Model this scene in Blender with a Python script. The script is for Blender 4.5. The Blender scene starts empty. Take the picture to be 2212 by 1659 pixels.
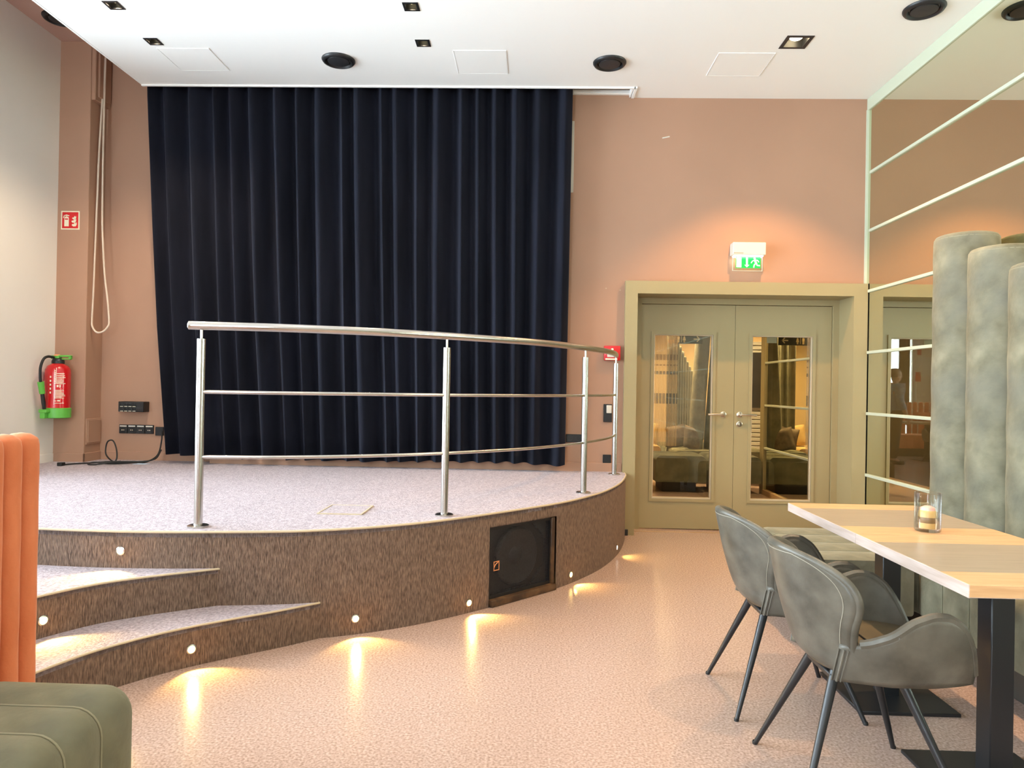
import bpy, bmesh, math, random
from mathutils import Vector, Matrix, noise
random.seed(7)
S = bpy.context.scene
COL = S.collection
PI = math.pi

# ------------------------------------------------------------------ camera, world, exposure
FPX = 1534.0
cd = bpy.data.cameras.new('camera'); cam = bpy.data.objects.new('camera', cd); COL.objects.link(cam)
fwd = Vector((44/FPX, -6.5/FPX, -1)).normalized()          # world +Y as seen by the camera
upv = Vector((.0175, 1, 0)); upv = (upv - upv.dot(fwd)*fwd).normalized()
rgt = fwd.cross(upv)
R = Matrix((rgt, fwd, upv))
cam.matrix_world = Matrix.Translation((0, 0, 1.29)) @ R.to_4x4()
cd.sensor_fit = 'HORIZONTAL'; cd.sensor_width = 36; cd.lens = 36*FPX/2212
cd.clip_start = .05
S.camera = cam

w = bpy.data.worlds.new('world'); S.world = w; w.use_nodes = True
bg = w.node_tree.nodes['Background']
bg.inputs[0].default_value = (.76, .88, 1.0, 1); bg.inputs[1].default_value = 17.0
vs = S.view_settings
vs.view_transform = 'Standard'; vs.look = 'None'; vs.gamma = 1; vs.use_curve_mapping = False
vs.exposure = 0.62

def light(name, typ, loc, energy, color, parent=None, **kw):
    d = bpy.data.lights.new(name, typ); d.energy = energy; d.color = color
    rot = kw.pop('rot', (0, 0, 0))
    for k, v in kw.items(): setattr(d, k, v)
    o = bpy.data.objects.new(name, d); COL.objects.link(o); o.location = loc; o.rotation_euler = rot
    if parent: o.parent = parent
    return o
WARM = (1, .66, .36)

# ------------------------------------------------------------------ materials
def mat(name, c, rough=.6, metal=0, c2=None, nscale=8, nstretch=(1, 1, 1), ndetail=4, lo=.35, hi=.65,
        bump=0, bscale=60, bstretch=(1, 1, 1), sheen=0, spec=.5, emit=None, estr=0, coat=0, c3=None, n3=2.5, aniso=0, trans=0, sheenc=None):
    m = bpy.data.materials.new(name); m.use_nodes = True
    nt = m.node_tree; N = nt.nodes; L = nt.links
    b = N['Principled BSDF']
    I = b.inputs
    I['Base Color'].default_value = (*c, 1); I['Roughness'].default_value = rough; I['Metallic'].default_value = metal
    I['Specular IOR Level'].default_value = spec
    if sheen:
        I['Sheen Weight'].default_value = sheen; I['Sheen Roughness'].default_value = .4
        I['Sheen Tint'].default_value = (*(sheenc or [min(1, x*1.6+.1) for x in c]), 1)
    if coat: I['Coat Weight'].default_value = coat
    if aniso: I['Anisotropic'].default_value = aniso
    if trans: I['Transmission Weight'].default_value = trans; I['IOR'].default_value = 1.45
    if emit: I['Emission Color'].default_value = (*emit, 1); I['Emission Strength'].default_value = estr
    tc = N.new('ShaderNodeTexCoord')
    def noisen(scale, stretch, detail):
        mp = N.new('ShaderNodeMapping'); mp.inputs['Scale'].default_value = stretch
        L.new(tc.outputs['Object'], mp.inputs['Vector'])
        n = N.new('ShaderNodeTexNoise'); n.inputs['Scale'].default_value = scale; n.inputs['Detail'].default_value = detail
        L.new(mp.outputs[0], n.inputs['Vector']); return n
    if c2:
        n = noisen(nscale, nstretch, ndetail)
        r = N.new('ShaderNodeValToRGB'); r.color_ramp.elements[0].position = lo; r.color_ramp.elements[1].position = hi
        r.color_ramp.elements[0].color = (*c, 1); r.color_ramp.elements[1].color = (*c2, 1)
        L.new(n.outputs['Fac'], r.inputs[0]); out = r.outputs[0]
        if c3:
            n2 = noisen(n3, (1, 1, 1), 3)
            r2 = N.new('ShaderNodeMapRange'); r2.inputs[1].default_value = .45; r2.inputs[2].default_value = .7
            L.new(n2.outputs['Fac'], r2.inputs[0])
            mx = N.new('ShaderNodeMix'); mx.data_type = 'RGBA'; mx.inputs['B'].default_value = (*c3, 1)
            L.new(r2.outputs[0], mx.inputs['Factor']); L.new(out, mx.inputs['A']); out = mx.outputs['Result']
        L.new(out, I['Base Color'])
    if bump:
        n = noisen(bscale, bstretch, 3)
        bp = N.new('ShaderNodeBump'); bp.inputs['Strength'].default_value = bump; bp.inputs['Distance'].default_value = .01
        L.new(n.outputs['Fac'], bp.inputs['Height']); L.new(bp.outputs[0], I['Normal'])
    return m

M = {}
M['floor'] = mat('speckled_vinyl', (.325, .222, .176), .20, c2=(.60, .44, .37), nscale=105, ndetail=6, lo=.33, hi=.68, bump=.10, bscale=120, spec=.5)
M['ceil'] = mat('white_ceiling_paint', (.88, .865, .83), .9)
M['upceil'] = mat('pink_ceiling_paint', (.52, .33, .265), .9)
M['pink'] = mat('terracotta_wall_paint', (.41, .232, .150), .75, c2=(.385, .218, .141), nscale=1.4, bump=.02, bscale=120)
M['cream'] = mat('cream_wall_paint', (.79, .74, .67), .8, c2=(.76, .71, .64), nscale=1.2, bump=.02, bscale=120)
M['olive'] = mat('olive_lacquer', (.34, .275, .140), .38, c2=(.325, .262, .132), nscale=2)
M['carpetV'] = mat('brown_tweed_carpet', (.072, .044, .031), .95, c2=(.275, .182, .128), nscale=52, nstretch=(4, 4, .6), ndetail=6, lo=.32, hi=.72, bump=.8, bscale=90, bstretch=(2, 2, .35), sheen=.3)
M['carpetH'] = mat('grey_brown_loop_carpet', (.235, .195, .208), .95, c2=(.54, .465, .495), nscale=70, ndetail=6, lo=.3, hi=.72, bump=.8, bscale=100, sheen=.35)
M['trim'] = mat('pale_edge_trim', (.55, .45, .30), .5)
M['steel'] = mat('brushed_steel', (.54, .52, .49), .24, 1, bump=.03, bscale=200, bstretch=(1, 1, .05))
M['curtain'] = mat('navy_velvet', (.007, .0075, .012), .95, c2=(.012, .013, .021), nscale=5, nstretch=(1, 1, .15), sheen=.17, sheenc=(.30, .35, .50), spec=.1, bump=.05, bscale=150)
M['mirror'] = mat('tinted_mirror', (.70, .70, .55), .012, 1)
M['mframe'] = mat('pale_green_mirror_frame', (.52, .56, .43), .4)
M['black'] = mat('black_plastic', (.012, .012, .013), .42)
M['blackm'] = mat('black_powder_coat', (.014, .015, .017), .38, bump=.03, bscale=300)
M['rubber'] = mat('black_rubber', (.01, .01, .01), .55)
M['dark'] = mat('dark_recess', (.02, .018, .016), .9)
M['white'] = mat('white_plastic', (.62, .58, .50), .4)
M['whitem'] = mat('white_metal', (.80, .80, .77), .35)
M['green_v'] = mat('green_velvet', (.10, .097, .060), .85, c2=(.205, .198, .130), nscale=7, ndetail=6, lo=.3, hi=.72, sheen=.5, sheenc=(.50, .53, .42), bump=.22, bscale=26, spec=.25, c3=(.11, .118, .09))
M['grey_v'] = mat('grey_green_velvet', (.115, .108, .070), .85, c2=(.255, .240, .165), nscale=7, ndetail=8, lo=.28, hi=.72, sheen=.22, sheenc=(.62, .58, .42), bump=.5, bscale=20, spec=.25, c3=(.15, .15, .12))
M['piping'] = mat('velvet_piping', (.22, .21, .14), .8, sheen=.4)
M['plinth'] = mat('dark_plinth', (.045, .040, .034), .6)
M['orange_v'] = mat('orange_velvet', (.52, .13, .045), .8, c2=(.72, .24, .11), nscale=9, nstretch=(1, 1, .35), ndetail=6, lo=.3, hi=.7, sheen=.6, sheenc=(1, .62, .45), bump=.3, bscale=30, spec=.2)
M['leather'] = mat('grey_green_leather', (.056, .052, .040), .40, c2=(.132, .122, .096), nscale=11, ndetail=7, lo=.3, hi=.72, bump=.05, bscale=160, spec=.5)
M['leather_in'] = mat('olive_leather', (.085, .066, .035), .45, c2=(.13, .10, .055), nscale=9, ndetail=6, bump=.05, bscale=160)
M['thread'] = mat('stitching', (.30, .28, .22), .7)
M['oak'] = mat('light_oak', (.56, .32, .15), .35, c2=(.66, .41, .21), nscale=5, nstretch=(1, 14, 14), ndetail=5, bump=.04, bscale=20, bstretch=(1, 14, 14))
M['inlay'] = mat('greige_laminate', (.30, .235, .16), .34, c2=(.36, .285, .20), nscale=6, nstretch=(1, 18, 1), ndetail=5)
M['oakedge'] = mat('oak_edge_band', (.46, .35, .29), .45, c2=(.56, .45, .40), nscale=6, nstretch=(14, 1, 14), ndetail=5)
M['led'] = mat('led_lens', (1, .8, .4), .3, emit=(1, .66, .18), estr=9)
M['ledoff'] = mat('led_lens_cool', (1, 1, 1), .3, emit=(1, .95, .85), estr=4)
M['lamp'] = mat('warm_lamp', (1, .9, .7), .3, emit=(1, .80, .48), estr=14)
M['lampdim'] = mat('dim_lamp_reflector', (.85, .75, .45), .25, emit=(1, .85, .5), estr=2.2)
M['red'] = mat('red_enamel', (.55, .008, .012), .22, coat=.4)
M['redp'] = mat('red_sign_print', (.62, .012, .015), .45)
M['signw'] = mat('cream_sign_print', (.80, .74, .55), .5)
M['lime'] = mat('green_plastic', (.12, .45, .06), .38)
M['exitg'] = mat('lit_green_sign', (.0, .25, .04), .4, emit=(.0, .70, .07), estr=.5)
M['exitw'] = mat('lit_white_sign', (.9, .9, .7), .4, emit=(.93, 1, .72), estr=.4)
M['tubew'] = mat('exit_lamp_tube', (1, 1, .95), .3, emit=(1, .97, .85), estr=3)
M['ivory'] = mat('ivory_cable', (.66, .52, .40), .5)
M['paper'] = mat('pale_blue_paper', (.55, .68, .85), .7)
M['bluec'] = mat('blue_cloth', (.12, .38, .72), .8)
M['chrome'] = mat('satin_nickel', (.72, .66, .56), .2, 1)
M['brown'] = mat('scuffed_brown_wood', (.045, .022, .010), .45, c2=(.16, .085, .035), nscale=14, nstretch=(1, 1, 1), lo=.45, hi=.75, spec=.5)
M['grille'] = mat('speaker_grille', (.012, .012, .014), .5, c2=(.03, .03, .034), nscale=120)
M['cone'] = mat('speaker_cone', (.022, .022, .024), .5)
M['logo'] = mat('orange_logo', (.75, .30, .12), .4)
M['skin'] = mat('skin', (.55, .30, .20), .55)
M['hair'] = mat('brown_hair', (.10, .05, .03), .6, c2=(.22, .12, .06), nscale=30)
M['denim'] = mat('blue_denim', (.14, .22, .30), .85, c2=(.24, .34, .44), nscale=25)
M['trouser'] = mat('dark_trousers', (.018, .016, .016), .85)
M['cush'] = mat('brown_cushion', (.12, .085, .06), .85, c2=(.21, .16, .11), nscale=8, sheen=.3)
M['cushy'] = mat('ochre_cushion', (.62, .42, .16), .85, c2=(.70, .50, .22), nscale=6)
M['warmwall'] = mat('ochre_wall', (.62, .46, .25), .8)
M['string'] = mat('ochre_strings', (.70, .52, .28), .7)
M['ribbed'] = mat('grey_ribbed_panel', (.40, .40, .36), .6)
M['wax'] = mat('pink_wax', (.75, .45, .38), .5)
M['amber'] = mat('amber_wax', (.62, .42, .16), .4)
M['bronze'] = mat('bronze_band', (.22, .13, .05), .4)
M['wood'] = mat('threshold_wood', (.42, .26, .13), .45, c2=(.52, .34, .18), nscale=6, nstretch=(1, 9, 9))
def glassy(name, tint, extra=0.0, tlow=1.0):
    m = bpy.data.materials.new(name); m.use_nodes = True; nt = m.node_tree; N = nt.nodes; L = nt.links
    N.remove(N['Principled BSDF'])
    t = N.new('ShaderNodeBsdfTransparent'); t.inputs[0].default_value = (*tint, 1)
    g = N.new('ShaderNodeBsdfGlossy'); g.inputs['Roughness'].default_value = 0.0
    f = N.new('ShaderNodeFresnel'); f.inputs[0].default_value = 1.52
    a = N.new('ShaderNodeMath'); a.operation = 'MULTIPLY_ADD'; a.inputs[1].default_value = tlow; a.inputs[2].default_value = extra
    x = N.new('ShaderNodeMixShader')
    L.new(f.outputs[0], a.inputs[0]); L.new(a.outputs[0], x.inputs[0]); L.new(t.outputs[0], x.inputs[1]); L.new(g.outputs[0], x.inputs[2])
    L.new(x.outputs[0], N['Material Output'].inputs[0])
    return m
M['pane'] = glassy('window_glass', (.96, .98, .97))
M['dpane'] = glassy('door_glass', (.90, .90, .82), .055, 1.0)
M['plexi'] = glassy('clear_acrylic', (.97, .95, .86), .02)
M['tumbler'] = glassy('drinking_glass', (.985, .985, .98), .0, .6)

# ------------------------------------------------------------------ geometry helpers
class B:
    def __init__(s): s.bm = bmesh.new()
    def add(s, vs, fs):
        v = [s.bm.verts.new(p) for p in vs]
        for f in fs:
            try: s.bm.faces.new([v[i] for i in f])
            except ValueError: pass
        return s
    def box(s, a, b, bev=0, seg=2):
        x0, y0, z0 = a; x1, y1, z1 = b
        t = bmesh.new()
        v = [t.verts.new(p) for p in ((x0,y0,z0),(x1,y0,z0),(x1,y1,z0),(x0,y1,z0),(x0,y0,z1),(x1,y0,z1),(x1,y1,z1),(x0,y1,z1))]
        for f in ((3,2,1,0),(4,5,6,7),(0,1,5,4),(1,2,6,5),(2,3,7,6),(3,0,4,7)): t.faces.new([v[i] for i in f])
        if bev: bmesh.ops.bevel(t, geom=t.edges[:], offset=bev, segments=seg, profile=.5, affect='EDGES')
        s.merge(t); return s
    def merge(s, t, mtx=None):
        me = bpy.data.meshes.new('t'); t.to_mesh(me); t.free()
        if mtx: me.transform(mtx)
        s.bm.from_mesh(me); bpy.data.meshes.remove(me)
    def xf(s, mtx): bmesh.ops.transform(s.bm, matrix=mtx, verts=s.bm.verts[:]); return s
    def sweep(s, pts, r, n=10, cap=True, closed=False):
        pts = [Vector(p) for p in pts]; rings = []
        rr = r if isinstance(r, (list, tuple)) else [r]*len(pts)
        ref = None; m = len(pts)
        for i, p in enumerate(pts):
            if closed: d = pts[(i+1) % m]-pts[i-1]
            else: d = pts[min(i+1, m-1)]-pts[max(i-1, 0)]
            d.normalize()
            if ref is None: ref = Vector((0,0,1)) if abs(d.z) < .9 else Vector((1,0,0))
            a = (ref - ref.dot(d)*d)
            if a.length < 1e-6: a = d.orthogonal()
            a.normalize(); ref = a; b = d.cross(a)
            rings.append([s.bm.verts.new(p + rr[i]*(math.cos(2*PI*k/n)*a+math.sin(2*PI*k/n)*b)) for k in range(n)])
        for i in range(m if closed else m-1):
            A, C = rings[i], rings[(i+1) % m]
            for k in range(n): s.bm.faces.new((A[k], A[(k+1)%n], C[(k+1)%n], C[k]))
        if cap and not closed:
            s.bm.faces.new(rings[0][::-1]); s.bm.faces.new(rings[-1])
        return s
    def cyl(s, p0, p1, r0, r1=None, n=24): return s.sweep([p0, p1], [r0, r0 if r1 is None else r1], n)
    def lathe(s, prof, n=32, c=(0,0,0), axis='z', sx=1, sy=1):
        rings = []
        def mp(x, y, z):
            if axis == 'z': q = (x, y, z)
            elif axis == 'y': q = (x, z, y)
            else: q = (z, x, y)
            return (q[0]+c[0], q[1]+c[1], q[2]+c[2])
        for r, z in prof:
            if r < 1e-6: rings.append([s.bm.verts.new(mp(0, 0, z))])
            else: rings.append([s.bm.verts.new(mp(r*sx*math.cos(2*PI*k/n), r*sy*math.sin(2*PI*k/n), z)) for k in range(n)])
        for A, C in zip(rings, rings[1:]):
            for k in range(n):
                q = [A[k % len(A)], A[(k+1) % len(A)], C[(k+1) % len(C)], C[k % len(C)]]
                u = []
                for v in q:
                    if v not in u: u.append(v)
                if len(u) > 2: s.bm.faces.new(u)
        return s
    def prism(s, poly, f0, f1):
        """poly: 2D points; f0/f1 map a 2D point to the two faces"""
        a = [s.bm.verts.new(f0(*p)) for p in poly]; b = [s.bm.verts.new(f1(*p)) for p in poly]
        n = len(poly)
        s.bm.faces.new(a[::-1]); s.bm.faces.new(b)
        for i in range(n): s.bm.faces.new((a[i], a[(i+1)%n], b[(i+1)%n], b[i]))
        return s
    def plate(s, u0, u1, v0, v1, holes, w0, w1, mp):
        us = sorted(set([u0, u1]+[h[i] for h in holes for i in (0, 1)])); vs_ = sorted(set([v0, v1]+[h[i] for h in holes for i in (2, 3)]))
        us = [u for u in us if u0 <= u <= u1]; vs_ = [v for v in vs_ if v0 <= v <= v1]
        V = {}
        def g(i, j, k):
            if (i, j, k) not in V: V[i, j, k] = s.bm.verts.new(mp(us[i], vs_[j], (w0, w1)[k]))
            return V[i, j, k]
        def solid(i, j):
            if i < 0 or j < 0 or i >= len(us)-1 or j >= len(vs_)-1: return False
            cu = (us[i]+us[i+1])/2; cv = (vs_[j]+vs_[j+1])/2
            return not any(h[0] < cu < h[1] and h[2] < cv < h[3] for h in holes)
        for i in range(len(us)-1):
            for j in range(len(vs_)-1):
                if not solid(i, j): continue
                s.bm.faces.new((g(i,j,0), g(i+1,j,0), g(i+1,j+1,0), g(i,j+1,0)))
                s.bm.faces.new((g(i,j+1,1), g(i+1,j+1,1), g(i+1,j,1), g(i,j,1)))
                if not solid(i-1, j): s.bm.faces.new((g(i,j,0), g(i,j+1,0), g(i,j+1,1), g(i,j,1)))
                if not solid(i+1, j): s.bm.faces.new((g(i+1,j+1,0), g(i+1,j,0), g(i+1,j,1), g(i+1,j+1,1)))
                if not solid(i, j-1): s.bm.faces.new((g(i+1,j,0), g(i,j,0), g(i,j,1), g(i+1,j,1)))
                if not solid(i, j+1): s.bm.faces.new((g(i,j+1,0), g(i+1,j+1,0), g(i+1,j+1,1), g(i,j+1,1)))
        return s
    def patch(s, fn, nu, nv, th):
        """thickened surface fn(u,v), u,v in 0..1"""
        P = [[Vector(fn(i/nu, j/nv)) for j in range(nv+1)] for i in range(nu+1)]
        Nn = [[None]*(nv+1) for _ in range(nu+1)]
        for i in range(nu+1):
            for j in range(nv+1):
                du = P[min(i+1,nu)][j]-P[max(i-1,0)][j]; dv = P[i][min(j+1,nv)]-P[i][max(j-1,0)]
                q = du.cross(dv); Nn[i][j] = q.normalized() if q.length > 1e-9 else Vector((0,0,1))
        a = [[s.bm.verts.new(P[i][j]) for j in range(nv+1)] for i in range(nu+1)]
        b = [[s.bm.verts.new(P[i][j]-Nn[i][j]*th) for j in range(nv+1)] for i in range(nu+1)]
        for i in range(nu):
            for j in range(nv):
                s.bm.faces.new((a[i][j], a[i+1][j], a[i+1][j+1], a[i][j+1]))
                s.bm.faces.new((b[i][j+1], b[i+1][j+1], b[i+1][j], b[i][j]))
        for i in range(nu):
            s.bm.faces.new((a[i+1][0], a[i][0], b[i][0], b[i+1][0])); s.bm.faces.new((a[i][nv], a[i+1][nv], b[i+1][nv], b[i][nv]))
        for j in range(nv):
            s.bm.faces.new((a[0][j], a[0][j+1], b[0][j+1], b[0][j])); s.bm.faces.new((a[nu][j+1], a[nu][j], b[nu][j], b[nu][j+1]))
        return s
    def mesh(s, name, smooth=True, ang=.7, fix=True):
        if fix: bmesh.ops.recalc_face_normals(s.bm, faces=s.bm.faces[:])
        me = bpy.data.meshes.new(name); s.bm.to_mesh(me); s.bm.free()
        if smooth:
            me.polygons.foreach_set('use_smooth', [True]*len(me.polygons)); me.set_sharp_from_angle(angle=ang)
        return me

def tag(o, label=None, cat=None, group=None, kind=None):
    if label: o['label'] = label
    if cat: o['category'] = cat
    if group: o['group'] = group
    if kind: o['kind'] = kind
    return o
def obj(name, b, m, parent=None, loc=None, world=False, smooth=True, ang=.7, **t):
    """link geometry b as ONE mesh object; world=True: b is in world coordinates under a translated parent"""
    if isinstance(b, B):
        if world and parent is not None:
            L = Vector(); p = parent
            while p is not None: L += p.location; p = p.parent
            b.xf(Matrix.Translation(-L))
        b = b.mesh(name, smooth, ang)
    o = bpy.data.objects.new(name, b); COL.objects.link(o)
    mm = M[m] if isinstance(m, str) else m
    if not b.materials: b.materials.append(mm)
    if parent: o.parent = parent
    if loc: o.location = loc
    tag(o, **t); return o
def thing(name, label, cat, loc=(0,0,0), rz=0, group=None):
    o = bpy.data.objects.new(name, None); COL.objects.link(o); o.location = loc; o.rotation_euler = (0, 0, rz)
    o.empty_display_size = .1
    return tag(o, label, cat, group)
def struct(name, b, m, parent=None, smooth=False, **t):
    o = obj(name, b, m, parent, smooth=smooth, **t)
    if parent is None: o['kind'] = 'structure'
    return o
def sroot(name, loc=(0,0,0)):
    o = bpy.data.objects.new(name, None); COL.objects.link(o); o.location = loc; o['kind'] = 'structure'; return o
def copy_tree(o, parent=None):
    c = o.copy(); COL.objects.link(c); c.parent = parent
    for ch in list(o.children): copy_tree(ch, c)
    return c
def catmull(p, n=10):
    p = [Vector(q) for q in p]; out = []
    q = [2*p[0]-p[1]]+p+[2*p[-1]-p[-2]]
    for i in range(1, len(q)-2):
        a, b, c, d = q[i-1:i+3]
        for k in range(n):
            t = k/n; out.append(.5*((2*b)+(c-a)*t+(2*a-5*b+4*c-d)*t*t+(3*b-a-3*c+d)*t**3))
    out.append(p[-1]); return out
XY = lambda u, v, w_: (u, v, w_)
XZ = lambda u, v, w_: (u, w_, v)
YZ = lambda u, v, w_: (w_, u, v)
def interp(tab, x):
    if x <= tab[0][0]: return tab[0][1]
    for (a, b), (c, d) in zip(tab, tab[1:]):
        if x <= c:
            t = (x-a)/(c-a); return b+(d-b)*t
    return tab[-1][1]

# ------------------------------------------------------------------ main dimensions
XL, XM = -4.28, 2.92          # cream wall, mirror face
YW, YW2, YP = 6.34, 6.48, 6.24  # pink wall right part, left part, pier front
YR = -5.0                     # wall behind the camera
ZC, ZU, ZS = 3.88, 4.32, .55  # white ceiling, upper ceiling, stage deck
YD = 6.60                     # door leaves

# ------------------------------------------------------------------ room shell
struct('floor', B().box((-4.6, -5.3, -.12), (5.6, 12.6, 0)), 'floor')
spots_small = [(-2.94, 4.82), (-2.94, 5.335), (-.875, 4.83), (-.873, 5.345), (-2.94, 2.6), (-.875, 2.6), (-2.94, .4), (-.875, .4), (-2.94, -2.0), (-.875, -2.0)]
spots_big = [(1.91, 5.31), (1.91, 3.3), (1.91, 1.2), (1.91, -1.6), (-.1, -.6), (-2.0, -3.2)]
holes = [(x-.042, x+.042, y-.042, y+.042) for x, y in spots_small] + [(x-.075, x+.075, y-.075, y+.075) for x, y in spots_big]
holes.append((-3.5, .84, 6.12, 6.4))
ceil = sroot('ceiling')
struct('ceiling_board', B().plate(-3.46, XM+.05, YR, YW+.02, holes, ZC, ZC+.10, XY), 'ceil', ceil)
eb = B(); eb.box((-3.468, 6.108, ZC-.012), (.84, 6.128, ZC+.012)); struct('edge_bead', eb, 'ceil', ceil)
eb = B(); eb.box((-3.472, YR, ZC-.002), (-3.456, 6.12, ZC+.10)); struct('edge_bead', eb, 'ceil', ceil)
eb = B(); eb.box((.832, 6.108, ZC-.012), (.856, 6.325, ZC+.006)); eb.box((.815, 6.12, ZC-.004), (.826, 6.325, ZC+.05)); struct('edge_bead', eb, 'ceil', ceil)
struct('ceiling_upper', B().box((-4.6, -5.3, ZU), (3.2, 6.7, ZU+.1)), 'upceil')
# cream wall with window openings out of view
winL = [(-3.9, -2.1, .45, 3.3), (-1.7, .1, .45, 3.3), (.5, 2.3, .45, 3.3), (2.7, 5.3, .75, 3.6)]
struct('wall_left', B().plate(-5.3, YP+.05, 0, ZU, winL, XL, XL-.28, YZ), 'cream')
winR = [(-3.87, -1.6, .15, 3.2)]
struct('wall_rear', B().plate(XL-.3, 3.2, 0, ZU, winR, YR, YR-.28, XZ), 'cream')
struct('wall_right', B().box((XM+.02, -5.3, 0), (XM+.25, 9.1, ZU)), 'dark')
# far wall: two steps behind the curtain, opening for the double door
fw = sroot('wall_far')
struct('wall_panel', B().plate(-2.9, XM+.02, 0, ZU, [(.86, 2.86, -.1, 2.19)], YW, YD+.12, XZ), 'pink', fw)
struct('wall_panel', B().box((XL-.3, YW2, 0), (-2.9, YD+.12, ZU)), 'pink', fw)
pier = struct('wall_pier', B().box((XL-.3, YP, ZS-.02), (-4.0, YW2+.02, ZU), .004, 1), 'pink')
# duct box at the head of the pier and access flap on its flank
struct('duct_box', B().box((-4.02, YP+.012, 3.80), (-3.965, YW2, ZU), .006, 1), 'pink', pier)
struct('duct_box', B().box((-3.97, YP+.05, 3.84), (-3.95, YW2-.015, ZU), .004, 1), 'pink', pier)
fl = struct('access_flap', B().box((-4.005, 6.262, .700), (-3.990, 6.470, .935), .003, 1), 'pink', pier)
struct('flap_face', B().box((-3.995, 6.275, .715), (-3.984, 6.457, .922), .003, 1), 'pink', fl)
# baseboards on the stage
def bboard(name, a, b, m):
    o = struct(name, B().box(a, b, .004, 1), m)
bboard('baseboard_left', (XL, 4.2, ZS-.005), (XL+.012, YP, ZS+.075), 'cream')
bboard('baseboard_pier_front', (XL, YP-.012, ZS-.005), (-3.988, YP+.001, ZS+.078), 'pink')
bboard('baseboard_pier_side', (-4.001, YP-.012, ZS-.005), (-3.988, YW2, ZS+.078), 'pink')
bboard('baseboard_far_left', (-3.988, YW2-.012, ZS-.005), (-2.9, YW2+.001, ZS+.078), 'pink')
bboard('baseboard_far_right', (-2.9, YW-.012, ZS-.005), (.806, YW+.001, ZS+.078), 'pink')
# windows (behind the camera)
def window(n, u0, u1, v0, v1, w_, mp, bars):
    f = B(); t = .06
    f.plate(u0, u1, v0, v1, [(u0+t, u1-t, v0+t, v1-t)], w_+.10, w_+.18, mp)
    root = struct('window_%d' % n, f, 'whitem')
    k = (u1-u0-2*t)/bars
    for i in range(bars):
        a = u0+t+i*k; pb = B(); pb.plate(a+.02, a+k-.02, v0+t, v1-t, [], w_+.135, w_+.142, mp)
        struct('pane', pb, 'pane', root)
        if i: mb = B(); mb.plate(a-.025, a+.025, v0+t, v1-t, [], w_+.11, w_+.17, mp); struct('mullion', mb, 'whitem', root)
    c = [(mp((u0+u1)/2, (v0+v1)/2, w_+.2))]
    return root
for i, (a, b_, c_, d_) in enumerate(winL): window(i+1, a, b_, c_, d_, XL-.28, YZ, 2)
for i, (a, b_, c_, d_) in enumerate(winR): window(i+5, a, b_, c_, d_, YR-.28, XZ, 2)
for i, (a, b_, c_, d_) in enumerate(winL):
    o = light('daylight_portal', 'AREA', (XL-.02, (a+b_)/2, (c_+d_)/2), 1, (1,1,1), rot=(0, -PI/2, 0), shape='RECTANGLE', size=d_-c_, size_y=b_-a)
    o.data.cycles.is_portal = True
for i, (a, b_, c_, d_) in enumerate(winR):
    o = light('daylight_portal', 'AREA', ((a+b_)/2, YR-.02, (c_+d_)/2), 1, (1,1,1), rot=(PI/2, 0, 0), shape='RECTANGLE', size=b_-a, size_y=d_-c_)
    o.data.cycles.is_portal = True

# ------------------------------------------------------------------ mirror wall
STR = [.045, .576, 1.11, 1.641, 2.176, 2.704, 3.213]
mw = tag(sroot('wall_mirror'), kind='structure')
def mirror_run(y0, y1, ztop, parent):
    zs = STR+[ztop]
    for a, b_ in zip(zs, zs[1:]):
        if a >= ztop-.05: break
        bb = B().box((XM, y0, a), (XM+.02, y1, min(b_, ztop))); struct('mirror_pane', bb, 'mirror', parent)
    for z in STR:
        if z > ztop-.05: break
        struct('mirror_strip', B().box((XM-.016, y0, z-.0125), (XM+.004, y1, z+.0125), .003, 1), 'mframe', parent)
mirror_run(-5.0, 6.272, 3.775, mw)
struct('top_frame', B().box((XM-.012, -5.0, 3.775), (XM+.02, YW, ZC), .002, 1), 'mframe', mw)
struct('corner_frame', B().box((XM-.018, YW-.02, 2.245), (XM+.004, YW, ZC-.10)), 'mframe', mw)
struct('mirror_pane', B().box((XM, 6.272, 2.245), (XM+.02, YW-.018, 3.775)), 'mirror', mw)
struct('bottom_frame', B().box((XM-.02, -5.0, 0), (XM+.02, 6.26, .032)), 'mframe', mw)

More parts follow.
